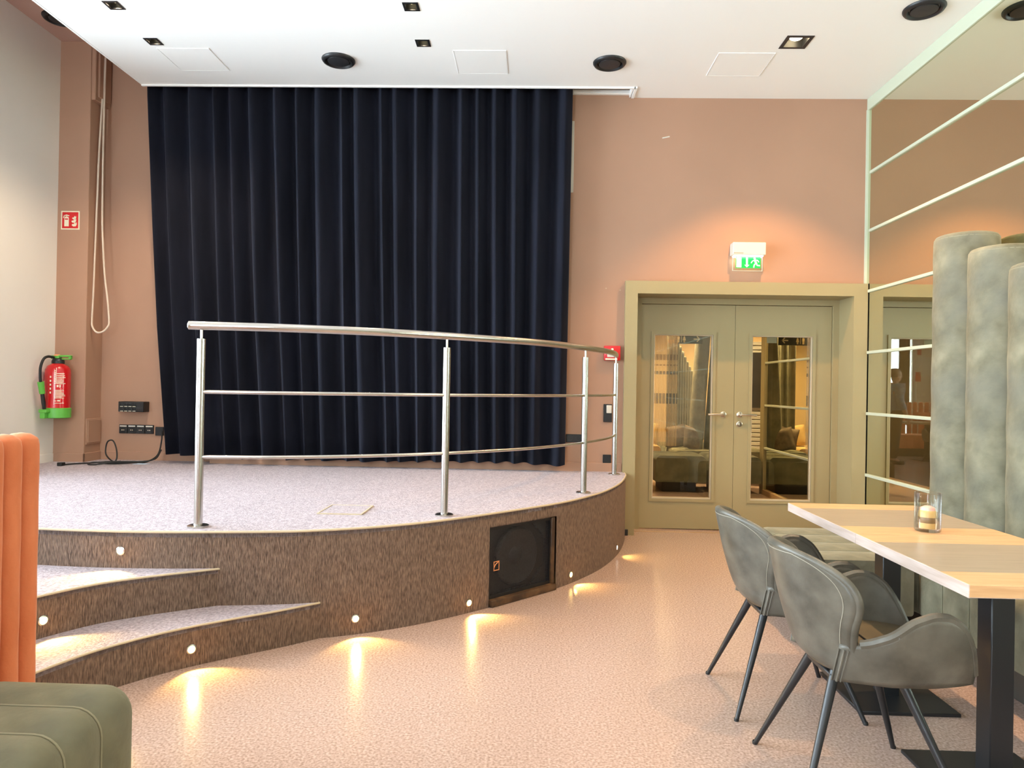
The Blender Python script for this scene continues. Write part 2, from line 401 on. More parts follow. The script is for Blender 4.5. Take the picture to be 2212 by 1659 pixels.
# ------------------------------------------------------------------ double door
door = sroot('door_1', (1.86, YD, 0))
def dpart(name, b, m, parent=None, smooth=False, **t): return obj(name, b, m, parent or door, world=True, smooth=smooth, **t)
cz = B()
cz.plate(.807, XM-.006, 0, 2.243, [(.915, 2.795, -1, 2.132)], 6.28, 6.35, XZ); dpart('casing', cz, 'olive')
rv = B(); rv.box((.895, 6.3501, 0), (.9149, YD+.11, 2.152)); rv.box((2.7951, 6.3501, 0), (2.815, YD+.11, 2.152)); rv.box((.915, 6.3501, 2.1321), (2.795, YD+.11, 2.152)); dpart('reveal', rv, 'olive')
fr = B(); fr.plate(.9155, 2.7945, 0, 2.1315, [(.998, 2.742, -1, 2.078)], YD-.025, YD+.06, XZ); dpart('door_frame', fr, 'olive')
def leaf(x0, x1, px0, px1, side):
    lf = B().plate(x0, x1, .008, 2.074, [(px0, px1, .282, 1.798)], YD, YD+.05, XZ)
    L = dpart('door_leaf', lf, 'olive')
    bd = B().plate(px0-.026, px1+.026, .256, 1.824, [(px0, px1, .282, 1.798)], YD-.010, YD+.012, XZ); dpart('glazing_bead', bd, 'olive', L)
    pn = B().box((px0, YD+.022, .282), (px1, YD+.028, 1.798)); dpart('glass_pane', pn, 'dpane', L, label='clear glass pane')
    sl = B().plate(px0, px1, .282, 1.798, [(px0+.010, px1-.010, .294, 1.790)], YD+.004, YD+.048, XZ); dpart('glazing_edge', sl, 'trim', L)
    # lever handle
    hx = 1.761 if side < 0 else 1.91
    h = B(); h.lathe([(0, 0), (.027, 0), (.027, -.008), (.022, -.010), (.011, -.012), (.011, -.045), (0, -.045)], 24, (hx, YD, 1.069), 'y')
    h.sweep(catmull([(hx, YD-.046, 1.069), (hx+side*.03, YD-.048, 1.069), (hx+side*.10, YD-.048, 1.068), (hx+side*.145, YD-.040, 1.066)], 6), .0105, 12)
    dpart('lever_handle', h, 'chrome', L, smooth=True, label='satin metal lever handle on round rose')
    if side > 0:
        r = B(); r.lathe([(0, 0), (.027, 0), (.027, -.008), (.022, -.010), (0, -.010)], 24, (hx, YD, .982), 'y'); r.box((hx-.004, YD-.014, .968), (hx+.004, YD-.009, .990))
        dpart('lock_escutcheon', r, 'chrome', L, smooth=True)
leaf(1.002, 1.858, 1.117, 1.66, -1)
leaf(1.861, 2.738, 2.015, 2.568, 1)
dpart('frame_foot', B().box((.800, 6.262, 0), (.86, 6.285, .055), .003, 1), 'blackm', label='small dark metal foot plate')
dpart('threshold', B().box((.9, 6.46, 0), (2.8, 6.475, .004)), 'wood')

# ------------------------------------------------------------------ stage
edge = [(.825, 6.34), (.81, 6.1), (.70, 5.6), (.54, 5.16), (.36, 4.83), (.17, 4.56), (-.12, 4.25), (-.375, 4.0), (-.60, 3.81), (-.825, 3.67), (-1.05, 3.57), (-1.26, 3.51), (-1.69, 3.45), (-2.03, 3.43), (-2.43, 3.45), (-3.2, 3.55), (-4.28, 3.75)]
EC = [Vector((p.x, p.y)) for p in catmull([(x, y, 0) for x, y in edge], 14)]
nose1 = [(-1.055, 3.568), (-1.21, 3.425), (-1.385, 3.285), (-1.55, 3.14), (-1.68, 2.99), (-1.78, 2.83), (-1.85, 2.64), (-1.90, 2.42), (-2.05, 2.05), (-2.45, 1.85), (-4.26, 1.85)]
nose2 = [(-1.53, 3.472), (-1.665, 3.385), (-1.825, 3.275), (-1.96, 3.15), (-2.08, 2.955), (-2.16, 2.75), (-2.35, 2.45), (-2.75, 2.30), (-4.26, 2.30)]
N1 = [Vector((p.x, p.y)) for p in catmull([(x, y, 0) for x, y in nose1], 10)]
N2 = [Vector((p.x, p.y)) for p in catmull([(x, y, 0) for x, y in nose2], 10)]
stage = thing('stage', 'curved carpeted stage platform with two rounded steps in front of navy curtain', 'stage', (-1.8, 4.9, 0))
def sp(name, b, m, parent=None, smooth=True, **t): return obj(name, b, m, parent or stage, world=True, smooth=smooth, **t)
dk = B(); poly = [(p.x, p.y) for p in EC] + [(-4.28, 6.48), (-2.9, 6.48), (-2.9, 6.34)]
dk.prism(poly, lambda x, y: (x, y, ZS-.03), lambda x, y: (x, y, ZS))
sp('deck', dk, 'carpetH')
# skirt with an opening for the subwoofer between A and Bp
A = Vector((-.234, 4.14)); Bp = Vector((.180, 4.56))
def near(c, p): return min(range(len(c)), key=lambda i: (c[i]-p).length)
ib, ia = near(EC, Bp), near(EC, A)
sk = B()
def strip(b, c, z0, z1, nz=1):
    rows = [[b.bm.verts.new((p.x, p.y, z0+(z1-z0)*k/nz)) for p in c] for k in range(nz+1)]
    for r0, r1 in zip(rows, rows[1:]):
        for i in range(len(c)-1): b.bm.faces.new((r0[i], r0[i+1], r1[i+1], r1[i]))
strip(sk, EC[:ib+1], 0, ZS-.001); strip(sk, EC[ib:ia+1], .465, ZS-.001); strip(sk, EC[ia:], 0, ZS-.001)
A, Bp = EC[ia], EC[ib]
ch = (Bp-A).normalized(); inn = Vector((-ch.y, ch.x))      # into the stage
if inn.dot(Vector((-1, 1))) < 0: inn = -inn
sk.prism([(p.x, p.y) for p in EC[ib:ia+1]]+[(A.x+inn.x*.2, A.y+inn.y*.2), (Bp.x+inn.x*.2, Bp.y+inn.y*.2)], lambda x, y: (x, y, .465), lambda x, y: (x, y, .470))
sp('skirt', sk, 'carpetV')
def off(c, d):
    o = []
    for i, p in enumerate(c):
        t = (c[min(i+1, len(c)-1)]-c[max(i-1, 0)]).normalized(); o.append(p+d*Vector((-t.y, t.x)))
    return o
def edge_tube(c, z, r): return B().sweep([(p.x, p.y, z) for p in c], r, 8)
sp('edge_trim', edge_tube(EC, ZS-.004, .0065), 'trim')
for nm, NC, z0, z1 in (('step', N1, 0, .183), ('step', N2, .183, .367)):
    # tread reaches back under the stage edge
    tail = [(NC[-1].x, 3.6)]
    if NC is N1: back = [(p.x-.0, p.y+.03) for p in EC[::-1] if p.x < -1.06]
    else: back = [(p.x, p.y+.03) for p in EC[::-1] if p.x < -1.54]
    poly = [(p.x, p.y) for p in NC] + back
    st = B(); st.prism(poly, lambda x, y: (x, y, z1-.025), lambda x, y: (x, y, z1))
    o = sp(nm, st, 'carpetH')
    r = B(); strip(r, NC, z0, z1-.001); sp('riser', r, 'carpetV', o)
    sp('nosing', edge_tube(NC, z1-.003, .0055), 'trim', o)
# floor-box lid on the deck
lid = tag(obj('floor_box', B().box((-1.20, 3.99, ZS), (-.955, 4.275, ZS+.004), .002, 1), 'carpetH'), 'carpeted floor box lid set into the stage deck', 'floor box')
fr = B(); fr.plate(-1.206, -.949, 3.984, 4.281, [(-1.197, -.958, 3.993, 4.272)], ZS, ZS+.006, XY); obj('lid_frame', fr, 'trim', lid)

# step lights: lens, bezel and a small spot lamp
def normal_at(c, p):
    i = near(c, p); t = (c[min(i+1, len(c)-1)]-c[max(i-1, 0)]).normalized(); n = Vector((t.y, -t.x))
    if n.dot(Vector((.4, -1))) < 0: n = -n
    return c[i], n
sl = [((-1.995, 3.44), .451, EC, 1, 'upper step riser'), ((-2.057, 2.97), .258, N2, 1, 'middle step riser'), ((-1.50, 3.14), .079, N1, 1, 'lowest step riser'),
      ((-.883, 3.64), .082, EC, 1, 'stage face beside the lowest step'), ((-.334, 4.04), .058, EC, 1, 'stage face just beside the subwoofer, step side'), ((.272, 4.68), .059, EC, .6, 'stage face just beside the subwoofer, door side'), ((.668, 5.5), .065, EC, .3, 'curved stage end by the door')]
for (x, y), z, c, k, wh in sl:
    p, n = normal_at(c, Vector((x, y)))
    t = thing('step_light', 'small round glowing step light in the '+wh, 'light', (p.x, p.y, z), math.atan2(n.y, n.x)+PI/2)
    obj('bezel', B().lathe([(.022, .002), (.022, -.004), (.0165, -.006), (.0165, .0)], 20, axis='y'), 'steel', t)
    obj('lens', B().lathe([(0, -.0045), (.0165, -.0045), (.0165, .001), (0, .001)], 20, axis='y'), 'led' if k > .4 else 'ledoff', t)
    light('step_lamp', 'SPOT', (0, -.035, .0), 6*k, (1, .64, .18), t, rot=(math.radians(-62), 0, 0), spot_size=math.radians(112), spot_blend=.5, shadow_soft_size=.006)

# subwoofer in the opening
mid = (A+Bp)/2; wdt = (Bp-A).length; ang = math.atan2(ch.y, ch.x)
sub = thing('subwoofer', 'black subwoofer behind a mesh grille, built into the stage face', 'speaker', (mid.x+inn.x*.012, mid.y+inn.y*.012, 0), ang)
hw = wdt/2
obj('cabinet', B().plate(-hw, hw, .02, .462, [(-hw+.02, hw-.05, .06, .445)], .0, .40, XZ), 'black', sub)
obj('cabinet_back', B().box((-hw+.01, .12, .03), (hw-.03, .14, .455)), 'dark', sub)
obj('wood_frame', B().box((hw-.045, -.012, .03), (hw-.012, .03, .462), .004, 1), 'brown', sub, label='scuffed brown wooden side lip')
obj('wood_sill', B().box((-hw+.005, -.035, .0), (hw-.01, .03, .042), .008, 2), 'brown', sub, label='scuffed brown wooden sill')
bf = B()   # baffle with chamfered corner ports
bx0, bx1, bz0, bz1 = -hw+.02, hw-.05, .06, .445
bf.box((bx0, .055, bz0), (bx1, .065, bz1)); obj('baffle', bf, 'black', sub)
for (cx_, cz_, sx, sz) in ((bx0, bz0, 1, 1), (bx1, bz0, -1, 1), (bx1, bz1, -1, -1), (bx0, bz1, 1, -1)):
    obj('corner_port', B().prism([(cx_, cz_), (cx_+sx*.12, cz_), (cx_, cz_+sz*.12)], lambda x, z: (x, .035, z), lambda x, z: (x, .055, z)), 'cone', sub)
cxm, czm = (bx0+bx1)/2, (bz0+bz1)/2
cn = B(); cn.lathe([(0, .035), (.03, .037), (.05, .048), (.055, .052), (.15, .032), (.165, .026), (.178, .034), (.182, .05)], 40, (cxm, 0, czm), 'y')
obj('cone', cn, 'cone', sub)
# grille: thin vertical and horizontal wires
gr = B()
nx, nz = 60, 42
for i in range(nx+1):
    x = bx0+(bx1-bx0)*i/nx; gr.add([(x-.0013, .012, bz0), (x+.0013, .012, bz0), (x+.0013, .012, bz1), (x-.0013, .012, bz1)], [(0,1,2,3)])
for j in range(nz+1):
    z = bz0+(bz1-bz0)*j/nz; gr.add([(bx0, .0121, z-.0013), (bx1, .0121, z-.0013), (bx1, .0121, z+.0013), (bx0, .0121, z+.0013)], [(0,1,2,3)])
obj('grille', gr, 'grille', sub, kind='stuff', smooth=False)
lg = B(); lx, lz = bx0+.035, .20
lg.plate(lx, lx+.045, lz, lz+.055, [(lx+.004, lx+.041, lz+.004, lz+.051)], .006, .009, XZ)
lg.sweep([(lx+.004, .0075, lz+.02), (lx+.014, .0075, lz+.036), (lx+.042, .0075, lz+.052)], .0025, 6)
obj('badge', lg, 'logo', sub, label='orange outlined square badge')

# ------------------------------------------------------------------ railing
posts = [(-1.685, 3.563), (-.489, 4.03), (.371, 5.01), (.715, 6.13)]
rc = catmull([(-1.75, 3.545, 0)]+[(-1.685, 3.56, 0), (-1.30, 3.625, 0), (-.87, 3.79, 0), (-.489, 4.03, 0), (-.10, 4.36, 0), (.15, 4.66, 0), (.371, 5.01, 0), (.55, 5.40, 0), (.66, 5.76, 0), (.715, 6.13, 0), (.722, 6.19, 0)], 10)
rail = thing('railing', 'curved brushed steel railing with four posts along the stage edge', 'railing', (-.489, 4.03, ZS))
def rp(name, b, **t): return obj(name, b, 'steel', rail, world=True, **t)
hr = [(p.x, p.y, 1.572) for p in rc]
rp('handrail', B().sweep(hr, [.012]+[.0215]*(len(hr)-2)+[.012], 18))
for x, y in posts:
    po = rp('post', B().cyl((x, y, ZS), (x, y, 1.505), .0212, n=24))
    rp('stud', B().cyl((x, y, 1.50), (x, y, 1.56), .007, n=12)).parent = rail
    rp('flange', B().lathe([(0, .0), (.052, 0), (.052, .008), (.044, .012), (.0215, .013), (0, .013)], 32, (x, y, ZS)))
segs = []
pi_ = [min(range(len(rc)), key=lambda i: (rc[i]-Vector((x, y, 0))).length) for x, y in posts]
for a, b_ in zip(pi_, pi_[1:]):
    for z in (.905, 1.236):
        rp('cross_bar', B().sweep([(p.x, p.y, z) for p in rc[a:b_+1]], .0095, 12))

# ------------------------------------------------------------------ curtain
cur = thing('curtain', 'tall navy blue velvet stage curtain hanging in deep folds', 'curtain', (-1.6, 6.22, ZS))
random.seed(3)
fold = [0.0]
while fold[-1] < 1: fold.append(fold[-1]+random.choice([.030, .038, .044, .052, .060, .046]))
amps = [random.uniform(.7, 1.15) for _ in fold]; hem = [random.uniform(-.012, .012) for _ in fold]
def curt(u, v):
    # v 0 bottom .. 1 top ; u 0..1 left to right
    k = 0
    while fold[k+1] < u and k < len(fold)-2: k += 1
    t = (u-fold[k])/(fold[k+1]-fold[k])
    z0 = .612+hem[k]*(1-t)+hem[min(k+1, len(hem)-1)]*t + (.015 if u < .2 else 0)
    z = z0+(ZU-.06-z0)*v
    xl = interp([(0, -3.27), (.32, -3.37), (.54, -3.42), (.9, -3.49), (1, -3.49)], v)
    x = xl+(.318-xl)*u
    a = (.074+.010*(1-v)**1.5)*amps[k]*min(1.1, (fold[k+1]-fold[k])/.044)
    ph = 2*PI*t
    s = math.sin(ph)
    y = 6.225-a*(s*.9+.10*math.sin(2*ph+.8)) + .010*math.sin(9*u+2*v)
    x += .010*math.cos(ph)*(1-.3*v) + (1-v)*.02*math.sin(23*u+1.5)
    y += .010*noise.noise(Vector((u*60, v*3, 0)))*(1-v)
    return (x, max(min(y, 6.327), 6.137 if z > ZC-.02 else 6.1), z)
obj('drape', B().patch(curt, 520, 16, .003), 'curtain', cur, world=True, ang=3)
obj('track', B().box((-3.46, 6.19, ZU-.06), (.80, 6.23, ZU-.001)), 'whitem', cur, world=True)
struct('trim_1', B().box((.28, 6.30, ZC+.02), (.83, YW, ZC+.055), .004, 1), 'ceil')

# ------------------------------------------------------------------ ceiling fittings
G = 'small square downlights in the white ceiling'
def downlight(x, y, big, on=True, lab=None):
    h = .075 if big else .042; o_ = .098 if big else .054
    t = thing('downlight', lab, 'downlight', (x, y, ZC), 0, None)
    obj('frame', B().plate(-o_, o_, -o_, o_, [(-h+.004, h-.004, -h+.004, h-.004)], -.004, .004, XY), 'black', t, smooth=False)
    w_ = h-.002
    obj('can', B().plate(-w_-.004, w_+.004, -w_-.004, w_+.004, [(-w_, w_, -w_, w_)], .0, .09, XY), 'black', t, smooth=False)
    obj('can_top', B().box((-w_, -w_, .085), (w_, w_, .09)), 'black', t)
    r = .048 if big else .024
    obj('lamp', B().lathe([(0, .025), (r*.8, .026), (r, .034), (r*.75, .07), (0, .08)], 24), 'lamp' if on else 'lampdim', t)
    return t
labs = {0: 'small square black downlight over the stage, away from the hatch near the pier', 1: 'small square black downlight right beside the ceiling hatch near the terracotta pier',
        2: 'small square downlight over mid stage, farther from the curtain', 3: 'small square downlight over mid stage, nearer the curtain'}
for i, (x, y) in enumerate(spots_small):
    t = downlight(x, y, False, False, labs.get(i, 'small square downlight in the white ceiling toward the window wall'))
    if i > 3: t['group'] = 'small downlights toward the windows'
    light('downlight_beam', 'SPOT', (0, 0, .02), (72 if y > 4 else 30) if x < -2 else 14, (1, .78, .55), t, spot_size=math.radians(125), spot_blend=.6, shadow_soft_size=.02)
for i, (x, y) in enumerate(spots_big):
    t = downlight(x, y, True, True, 'larger square black downlight with warm lamp above the double door' if i == 0 else 'larger square downlight in the ceiling away from the stage')
    if i: t['group'] = 'large downlights over the seating'
    light('downlight_beam', 'SPOT', (0, 0, .022), 250 if i == 0 else (170 if i == 1 else 85), (1, .55, .22) if i == 0 else WARM, t, spot_size=math.radians(98 if i == 0 else 110), spot_blend=.4, shadow_soft_size=.03)
def cspeaker(x, y, z, lab):
    t = thing('ceiling_speaker', lab, 'speaker', (x, y, z))
    obj('rim', B().lathe([(.132, .002), (.132, -.006), (.122, -.020), (.108, -.024), (.098, -.014), (.09, -.004), (.09, .002)], 40), 'black', t)
    obj('grille_disc', B().lathe([(0, -.022), (.07, -.022), (.084, -.018), (.088, -.006)], 40), 'cone', t)
cspeaker(-1.596, 5.63, ZC, 'round black ceiling speaker over mid stage between downlights and curtain')
cspeaker(.569, 5.655, ZC, 'round black ceiling speaker above the stage end near the curtain slot')
cspeaker(2.588, 4.84, ZC, 'round black ceiling speaker close to the mirror wall')
cspeaker(-4.02, 5.84, ZU, 'round black ceiling speaker on the pink upper ceiling by the cream wall')
for (x0, x1, y0, y1, wh) in ((-2.972, -2.562, 5.44, 5.83, 'stage end by the pier'), (-.658, -.246, 5.455, 5.86, 'middle of the stage'), (1.385, 1.817, 5.48, 5.88, 'floor before the double door')):
    t = thing('ceiling_hatch', 'flush white square ceiling hatch over the '+wh, 'hatch', ((x0+x1)/2, (y0+y1)/2, ZC))
    a, b_ = (x1-x0)/2, (y1-y0)/2
    obj('hatch_panel', B().box((-a+.005, -b_+.005, -.003), (a-.005, b_-.005, .001)), 'ceil', t)
    obj('hatch_rim', B().plate(-a, a, -b_, b_, [(-a+.003, a-.003, -b_+.003, b_-.003)], -.0045, .001, XY), 'ceil', t, smooth=False)

# ------------------------------------------------------------------ exit sign
ex = thing('exit_sign', 'lit green emergency exit sign with running figure above the double door', 'sign', (1.87, YW, 2.34))
def ep(n, b, m, **t): return obj(n, b, m, ex, world=True, smooth=False, **t)
ep('housing', B().box((1.727, 6.235, 2.475), (2.012, YW, 2.585), .006, 2), 'white')
ep('lamp_tube', B().box((1.745, 6.255, 2.464), (1.995, 6.325, 2.476)), 'tubew')
ep('acrylic_plate', B().box((1.738, 6.284, 2.340), (1.998, 6.292, 2.476)), 'plexi')
er = B().plate(1.738, 1.998, 2.340, 2.476, [(1.742, 1.994, 2.344, 2.48)], 6.282, 6.294, XZ); ep('plate_edge', er, 'white')
ep('sign_face', B().box((1.765, 6.279, 2.366), (1.980, 6.2835, 2.466)), 'exitg')
yf = 6.277
def flat(polys, y=yf, th=.0025):
    b = B()
    for p in polys: b.prism(p, lambda x, z: (x, y, z), lambda x, z: (x, y+th, z))
    return b
def thick(pts, w_):
    out = []
    for (x0, z0), (x1, z1) in zip(pts, pts[1:]):
        d = Vector((x1-x0, z1-z0)); l = d.length; d /= l; n = Vector((-d.y, d.x))*w_/2; e = d*w_*.35
        out.append([(x0-e.x-n.x, z0-e.y-n.y), (x1+e.x-n.x, z1+e.y-n.y), (x1+e.x+n.x, z1+e.y+n.y), (x0-e.x+n.x, z0-e.y+n.y)])
    return out
def disc(cx_, cz_, r, n=14): return [(cx_+r*math.cos(2*PI*k/n), cz_+r*math.sin(2*PI*k/n)) for k in range(n)]
ep('door_mark', flat([[(1.770, 2.372), (1.813, 2.372), (1.813, 2.458), (1.770, 2.458)]]), 'exitw')
ep('arrow_mark', flat([[(1.853, 2.392), (1.869, 2.392), (1.869, 2.458), (1.853, 2.458)], [(1.861, 2.372), (1.883, 2.394), (1.839, 2.394)]]), 'exitw')
ox, oz = 1.905, 2.372
run = [disc(ox+.022, oz+.079, .0085)] + thick([(ox+.024, oz+.064), (ox+.036, oz+.036)], .017) + thick([(ox+.022, oz+.066), (ox+.002, oz+.054), (ox-.006, oz+.040)], .008) + thick([(ox+.026, oz+.066), (ox+.048, oz+.062), (ox+.058, oz+.048)], .008) \
    + thick([(ox+.034, oz+.036), (ox+.020, oz+.022), (ox+.016, oz+.002)], .010) + thick([(ox+.037, oz+.036), (ox+.046, oz+.018), (ox+.066, oz+.016)], .010)
ep('running_figure', flat(run), 'exitw')
ep('maker_mark', flat([[(1.735+i*.012, 2.487), (1.743+i*.012, 2.487), (1.743+i*.012, 2.493), (1.735+i*.012, 2.493)] for i in range(7)], 6.2338, .0015), 'bronze')
light('exit_glow', 'AREA', (0, -.05, .118), .35, (1, .93, .75), ex, shape='RECTANGLE', size=.24, size_y=.05)

# ------------------------------------------------------------------ wall fittings, right part
ca = thing('fire_call_point', 'red fire alarm call point box on the wall beside door casing', 'alarm', (.70, YW, 1.60))
obj('housing', B().box((-.073, -.05, -.063), (.073, 0, .067), .006, 2), 'red', ca)
obj('window_plate', B().box((-.045, -.054, -.035), (.04, -.049, .005), .002, 1), 'white', ca)
obj('lower_label', B().prism([(-.06, -.058), (.045, -.058), (.045, -.045), (-.06, -.045)], lambda x, z: (x, -.052, z), lambda x, z: (x, -.049, z)), 'signw', ca)
obj('flame_mark', B().prism(disc(0, .035, .012, 5), lambda x, z: (x, -.052, z), lambda x, z: (x, -.049, z)), 'signw', ca)
sw = thing('wall_switch', 'tall black wall switch plate with white rocker by the railing end', 'switch', (.673, YW, 1.07))
obj('plate', B().box((-.038, -.012, -.08), (.038, 0, .08), .003, 1), 'black', sw)
obj('rocker', B().box((-.012, -.018, -.0), (.034, -.010, .07), .003, 1), 'white', sw)
def socket(parent, x, z, r=.02):
    obj('socket_insert', B().lathe([(.026, -.012), (.026, -.015), (.021, -.015), (.020, -.006), (0, -.006)], 24, (x, 0, z), 'y'), 'black', parent)
    for d in (-.0095, .0095): obj('contact', B().lathe([(0, -.0075), (.0035, -.0075), (.0035, -.005)], 8, (x+d, 0, z), 'y'), 'chrome', parent)
s2 = thing('wall_socket', 'black double wall socket beside the curtain edge', 'socket', (.385, YW, .84))
obj('plate', B().box((-.078, -.012, -.036), (.072, 0, .036), .003, 1), 'black', s2); socket(s2, -.04, 0); socket(s2, .034, 0)
s1 = thing('wall_socket', 'single black wall socket low on the wall behind railing end post', 'socket', (.673, YW, .664))
obj('plate', B().box((-.037, -.012, -.037), (.037, 0, .037), .003, 1), 'black', s1); socket(s1, 0.005, 0)
tag(obj('white_board', B().box((.18, 6.332, 3.03), (.334, YW, 3.667), .002, 1), 'white'), 'narrow white board peeking out beside the curtain high on the wall', 'board')
tape = B().box((-.033, -.002, -.005), (.033, 0, .005)); o = tag(obj('tape_scrap', tape, 'white', loc=(1.148, YW, 3.53)), 'small white scrap of tape high on the terracotta wall', 'tape'); o.rotation_euler = (0, -.21, 0)
for (x, z, sx, sz) in ((.64, 2.18, .004, .012), (.765, 2.165, .004, .005)):
    tag(obj('wall_nail', B().lathe([(0, -.006), (.004, -.006), (.004, 0)], 10, (x, YW, z), 'y'), 'trim'), 'tiny nail in the wall above the red call point', 'nail', 'nails above the call point')

# ------------------------------------------------------------------ left corner: sign, extinguisher, sockets, cables
fs = thing('fire_sign', 'square red fire extinguisher pictogram sign on the terracotta pier', 'sign', (-4.161, YP, 2.71))
obj('sign_plate', B().box((-.084, -.004, -.083), (.084, 0, .083)), 'signw', fs)
obj('red_field', B().box((-.073, -.0055, -.072), (.073, -.003, .072)), 'redp', fs)
pic = [[(-.052, -.055), (-.012, -.055), (-.012, .018), (-.017, .030), (-.047, .030), (-.052, .018)], [(-.036, .030), (-.028, .030), (-.028, .045), (-.036, .045)]] + thick([(-.032, .046), (-.012, .040)], .009) + thick([(-.034, .046), (-.055, .040), (-.060, .022)], .008)
b = B()
for p in pic: b.prism(p, lambda x, z: (x, -.0075, z), lambda x, z: (x, -.005, z))
obj('extinguisher_pictogram', b, 'signw', fs)
b = B()
for k, (x, z, s_) in enumerate(((.015, -.055, 1.0), (.012, -.022, .95), (.018, .008, .8))):
    b.prism([(x, z+.012*s_), (x+.012*s_, z), (x+.036*s_, z), (x+.046*s_, z+.018*s_), (x+.044*s_, z+.038*s_), (x+.034*s_, z+.024*s_), (x+.030*s_, z+.040*s_), (x+.018*s_, z+.018*s_), (x+.010*s_, z+.022*s_)], lambda x_, z_: (x_, -.0075, z_), lambda x_, z_: (x_, -.005, z_))
obj('flame_pictogram', b, 'signw', fs)
obj('red_label', B().box((-.046, -.009, .004), (-.018, -.006, .014)), 'redp', fs)

EX, EY, EZ = -4.170, 6.125, .945
ext = thing('fire_extinguisher', 'red fire extinguisher with green base and lever hung on the cream wall', 'extinguisher', (EX, EY, EZ))
rr = .100
obj('cylinder', B().lathe([(0, .07), (rr, .07), (rr, .39), (rr*.97, .425), (rr*.82, .455), (rr*.5, .475), (.034, .482), (.034, .49), (0, .49)], 40), 'red', ext)
obj('base_ring', B().lathe([(0, .0), (rr*.98, .0), (rr+.006, .006), (rr+.006, .085), (rr, .09)], 40), 'lime', ext)
obj('neck', B().lathe([(.0, .478), (.050, .478), (.050, .497), (.044, .515), (.03, .525), (0, .525)], 28), 'black', ext)
lv = B(); lv.box((-.055, -.022, .518), (.02, .022, .548), .006, 2); lv.box((.0, -.016, .535), (.118, .016, .552), .005, 2); lv.box((.0, -.013, .512), (.112, .013, .522), .004, 2); lv.box((.1, -.016, .515), (.118, .016, .55), .005, 2)
obj('lever', lv, 'lime', ext)
obj('safety_cap', B().lathe([(0, .558), (.018, .558), (.026, .550), (.026, .544)], 20, (-.01, 0, 0)), 'logo', ext)
hp = catmull([(-.02, -.03, .53), (-.03, -.09, .535), (-.03, -.145, .510), (-.03, -.18, .44), (-.03, -.182, .36), (-.03, -.172, .29)], 8)
obj('hose', B().sweep(hp, .011, 12), 'rubber', ext)
obj('hose_grip', B().sweep([(-.03, -.176, .315), (-.03, -.152, .215)], [.026, .022], 16), 'lime', ext)
obj('nozzle', B().sweep([(-.03, -.154, .225), (-.03, -.135, .14), (-.03, -.122, .07)], [.015, .017, .012], 14), 'rubber', ext)
cl = B(); cl.box((-.06, -.155, .050), (.01, -.085, .078), .005, 2); cl.box((-.052, -.15, .0), (-.008, -.095, .055), .005, 2); obj('nozzle_clip', cl, 'lime', ext)
obj('wall_bracket', B().box((-.108, -.03, .2), (-.085, .03, .38), .003, 1), 'red', ext)
lab = B()
def onbar(a0, a1, z0, z1, r=rr+.0006):
    n = max(2, int((a1-a0)/.06)); vs_ = []; fs_ = []
    for i in range(n+1):
        a = a0+(a1-a0)*i/n; vs_ += [(r*math.sin(a), -r*math.cos(a), z0), (r*math.sin(a), -r*math.cos(a), z1)]
    for i in range(n): fs_.append((2*i, 2*i+2, 2*i+3, 2*i+1))
    lab.add(vs_, fs_)
random.seed(11)
onbar(.32, .34, .12, .43); onbar(.46, .50, .30, .44)
for i in range(7): onbar(.36, .36+random.uniform(.05, .08), .30+i*.018, .311+i*.018)
for i in range(5): onbar(-.02, .10, .215+i*.034, .232+i*.034)
for z in (.385, .368, .352, .338, .324, .312, .300): onbar(.52, random.uniform(.95, 1.25), z, z+.006)
onbar(.52, .66, .272, .290); onbar(.72, .80, .268, .292)
for i in range(9): onbar(.38, random.uniform(.9, 1.2), .175+i*.0085, .179+i*.0085)
onbar(.36, .52, .150, .155); onbar(.58, .80, .148, .160); onbar(.36, 1.1, .130, .134)
obj('printed_label', lab, 'signw', ext, smooth=False)

xb = thing('connector_box', 'black wall connector box with two rows of four round jacks', 'wall box', (-3.66, YW2, 1.045))
obj('box_body', B().box((-.118, -.10, -.047), (.118, 0, .047), .004, 1), 'black', xb)
obj('front_plate', B().box((-.10, -.103, -.042), (.05, -.099, .042), .001, 1), 'blackm', xb)
for r_ in (-.021, .021):
    for c_ in range(4):
        x = -.082+c_*.038
        obj('jack', B().lathe([(.014, -.102), (.014, -.108), (.010, -.109), (.009, -.104), (0, -.104)], 18, (x, 0, r_), 'y'), 'black', xb)
        obj('jack_label', B().box((x-.013, -.105, r_-.021), (x+.013, -.1025, r_-.0165)), 'signw', xb)
sk4 = thing('socket_strip', 'black four-gang wall socket strip with white label windows', 'socket', (-3.655, YW2, .835))
for i in range(4):
    x = -.122+i*.0813
    p = obj('gang', B().box((x-.0395, -.014, -.041), (x+.0395, 0, .041), .003, 1), 'black', sk4)
    obj('label_window', B().box((x-.032, -.0155, .022), (x+.032, -.0135, .034)), 'white', p)
    obj('insert', B().box((x-.022, -.017, -.028), (x+.022, -.0135, .012), .002, 1), 'blackm', p)
    for d in (-.008, .008): obj('contact', B().box((x+d-.0045, -.019, -.012), (x+d+.0045, -.0165, -.004)), 'chrome', p)
tag(obj('wall_socket', B().box((-3.478, YW2-.012, .78), (-3.40, YW2, .86), .003, 1), 'black'), 'dark wall socket half hidden by the curtain near the four-gang strip', 'socket')

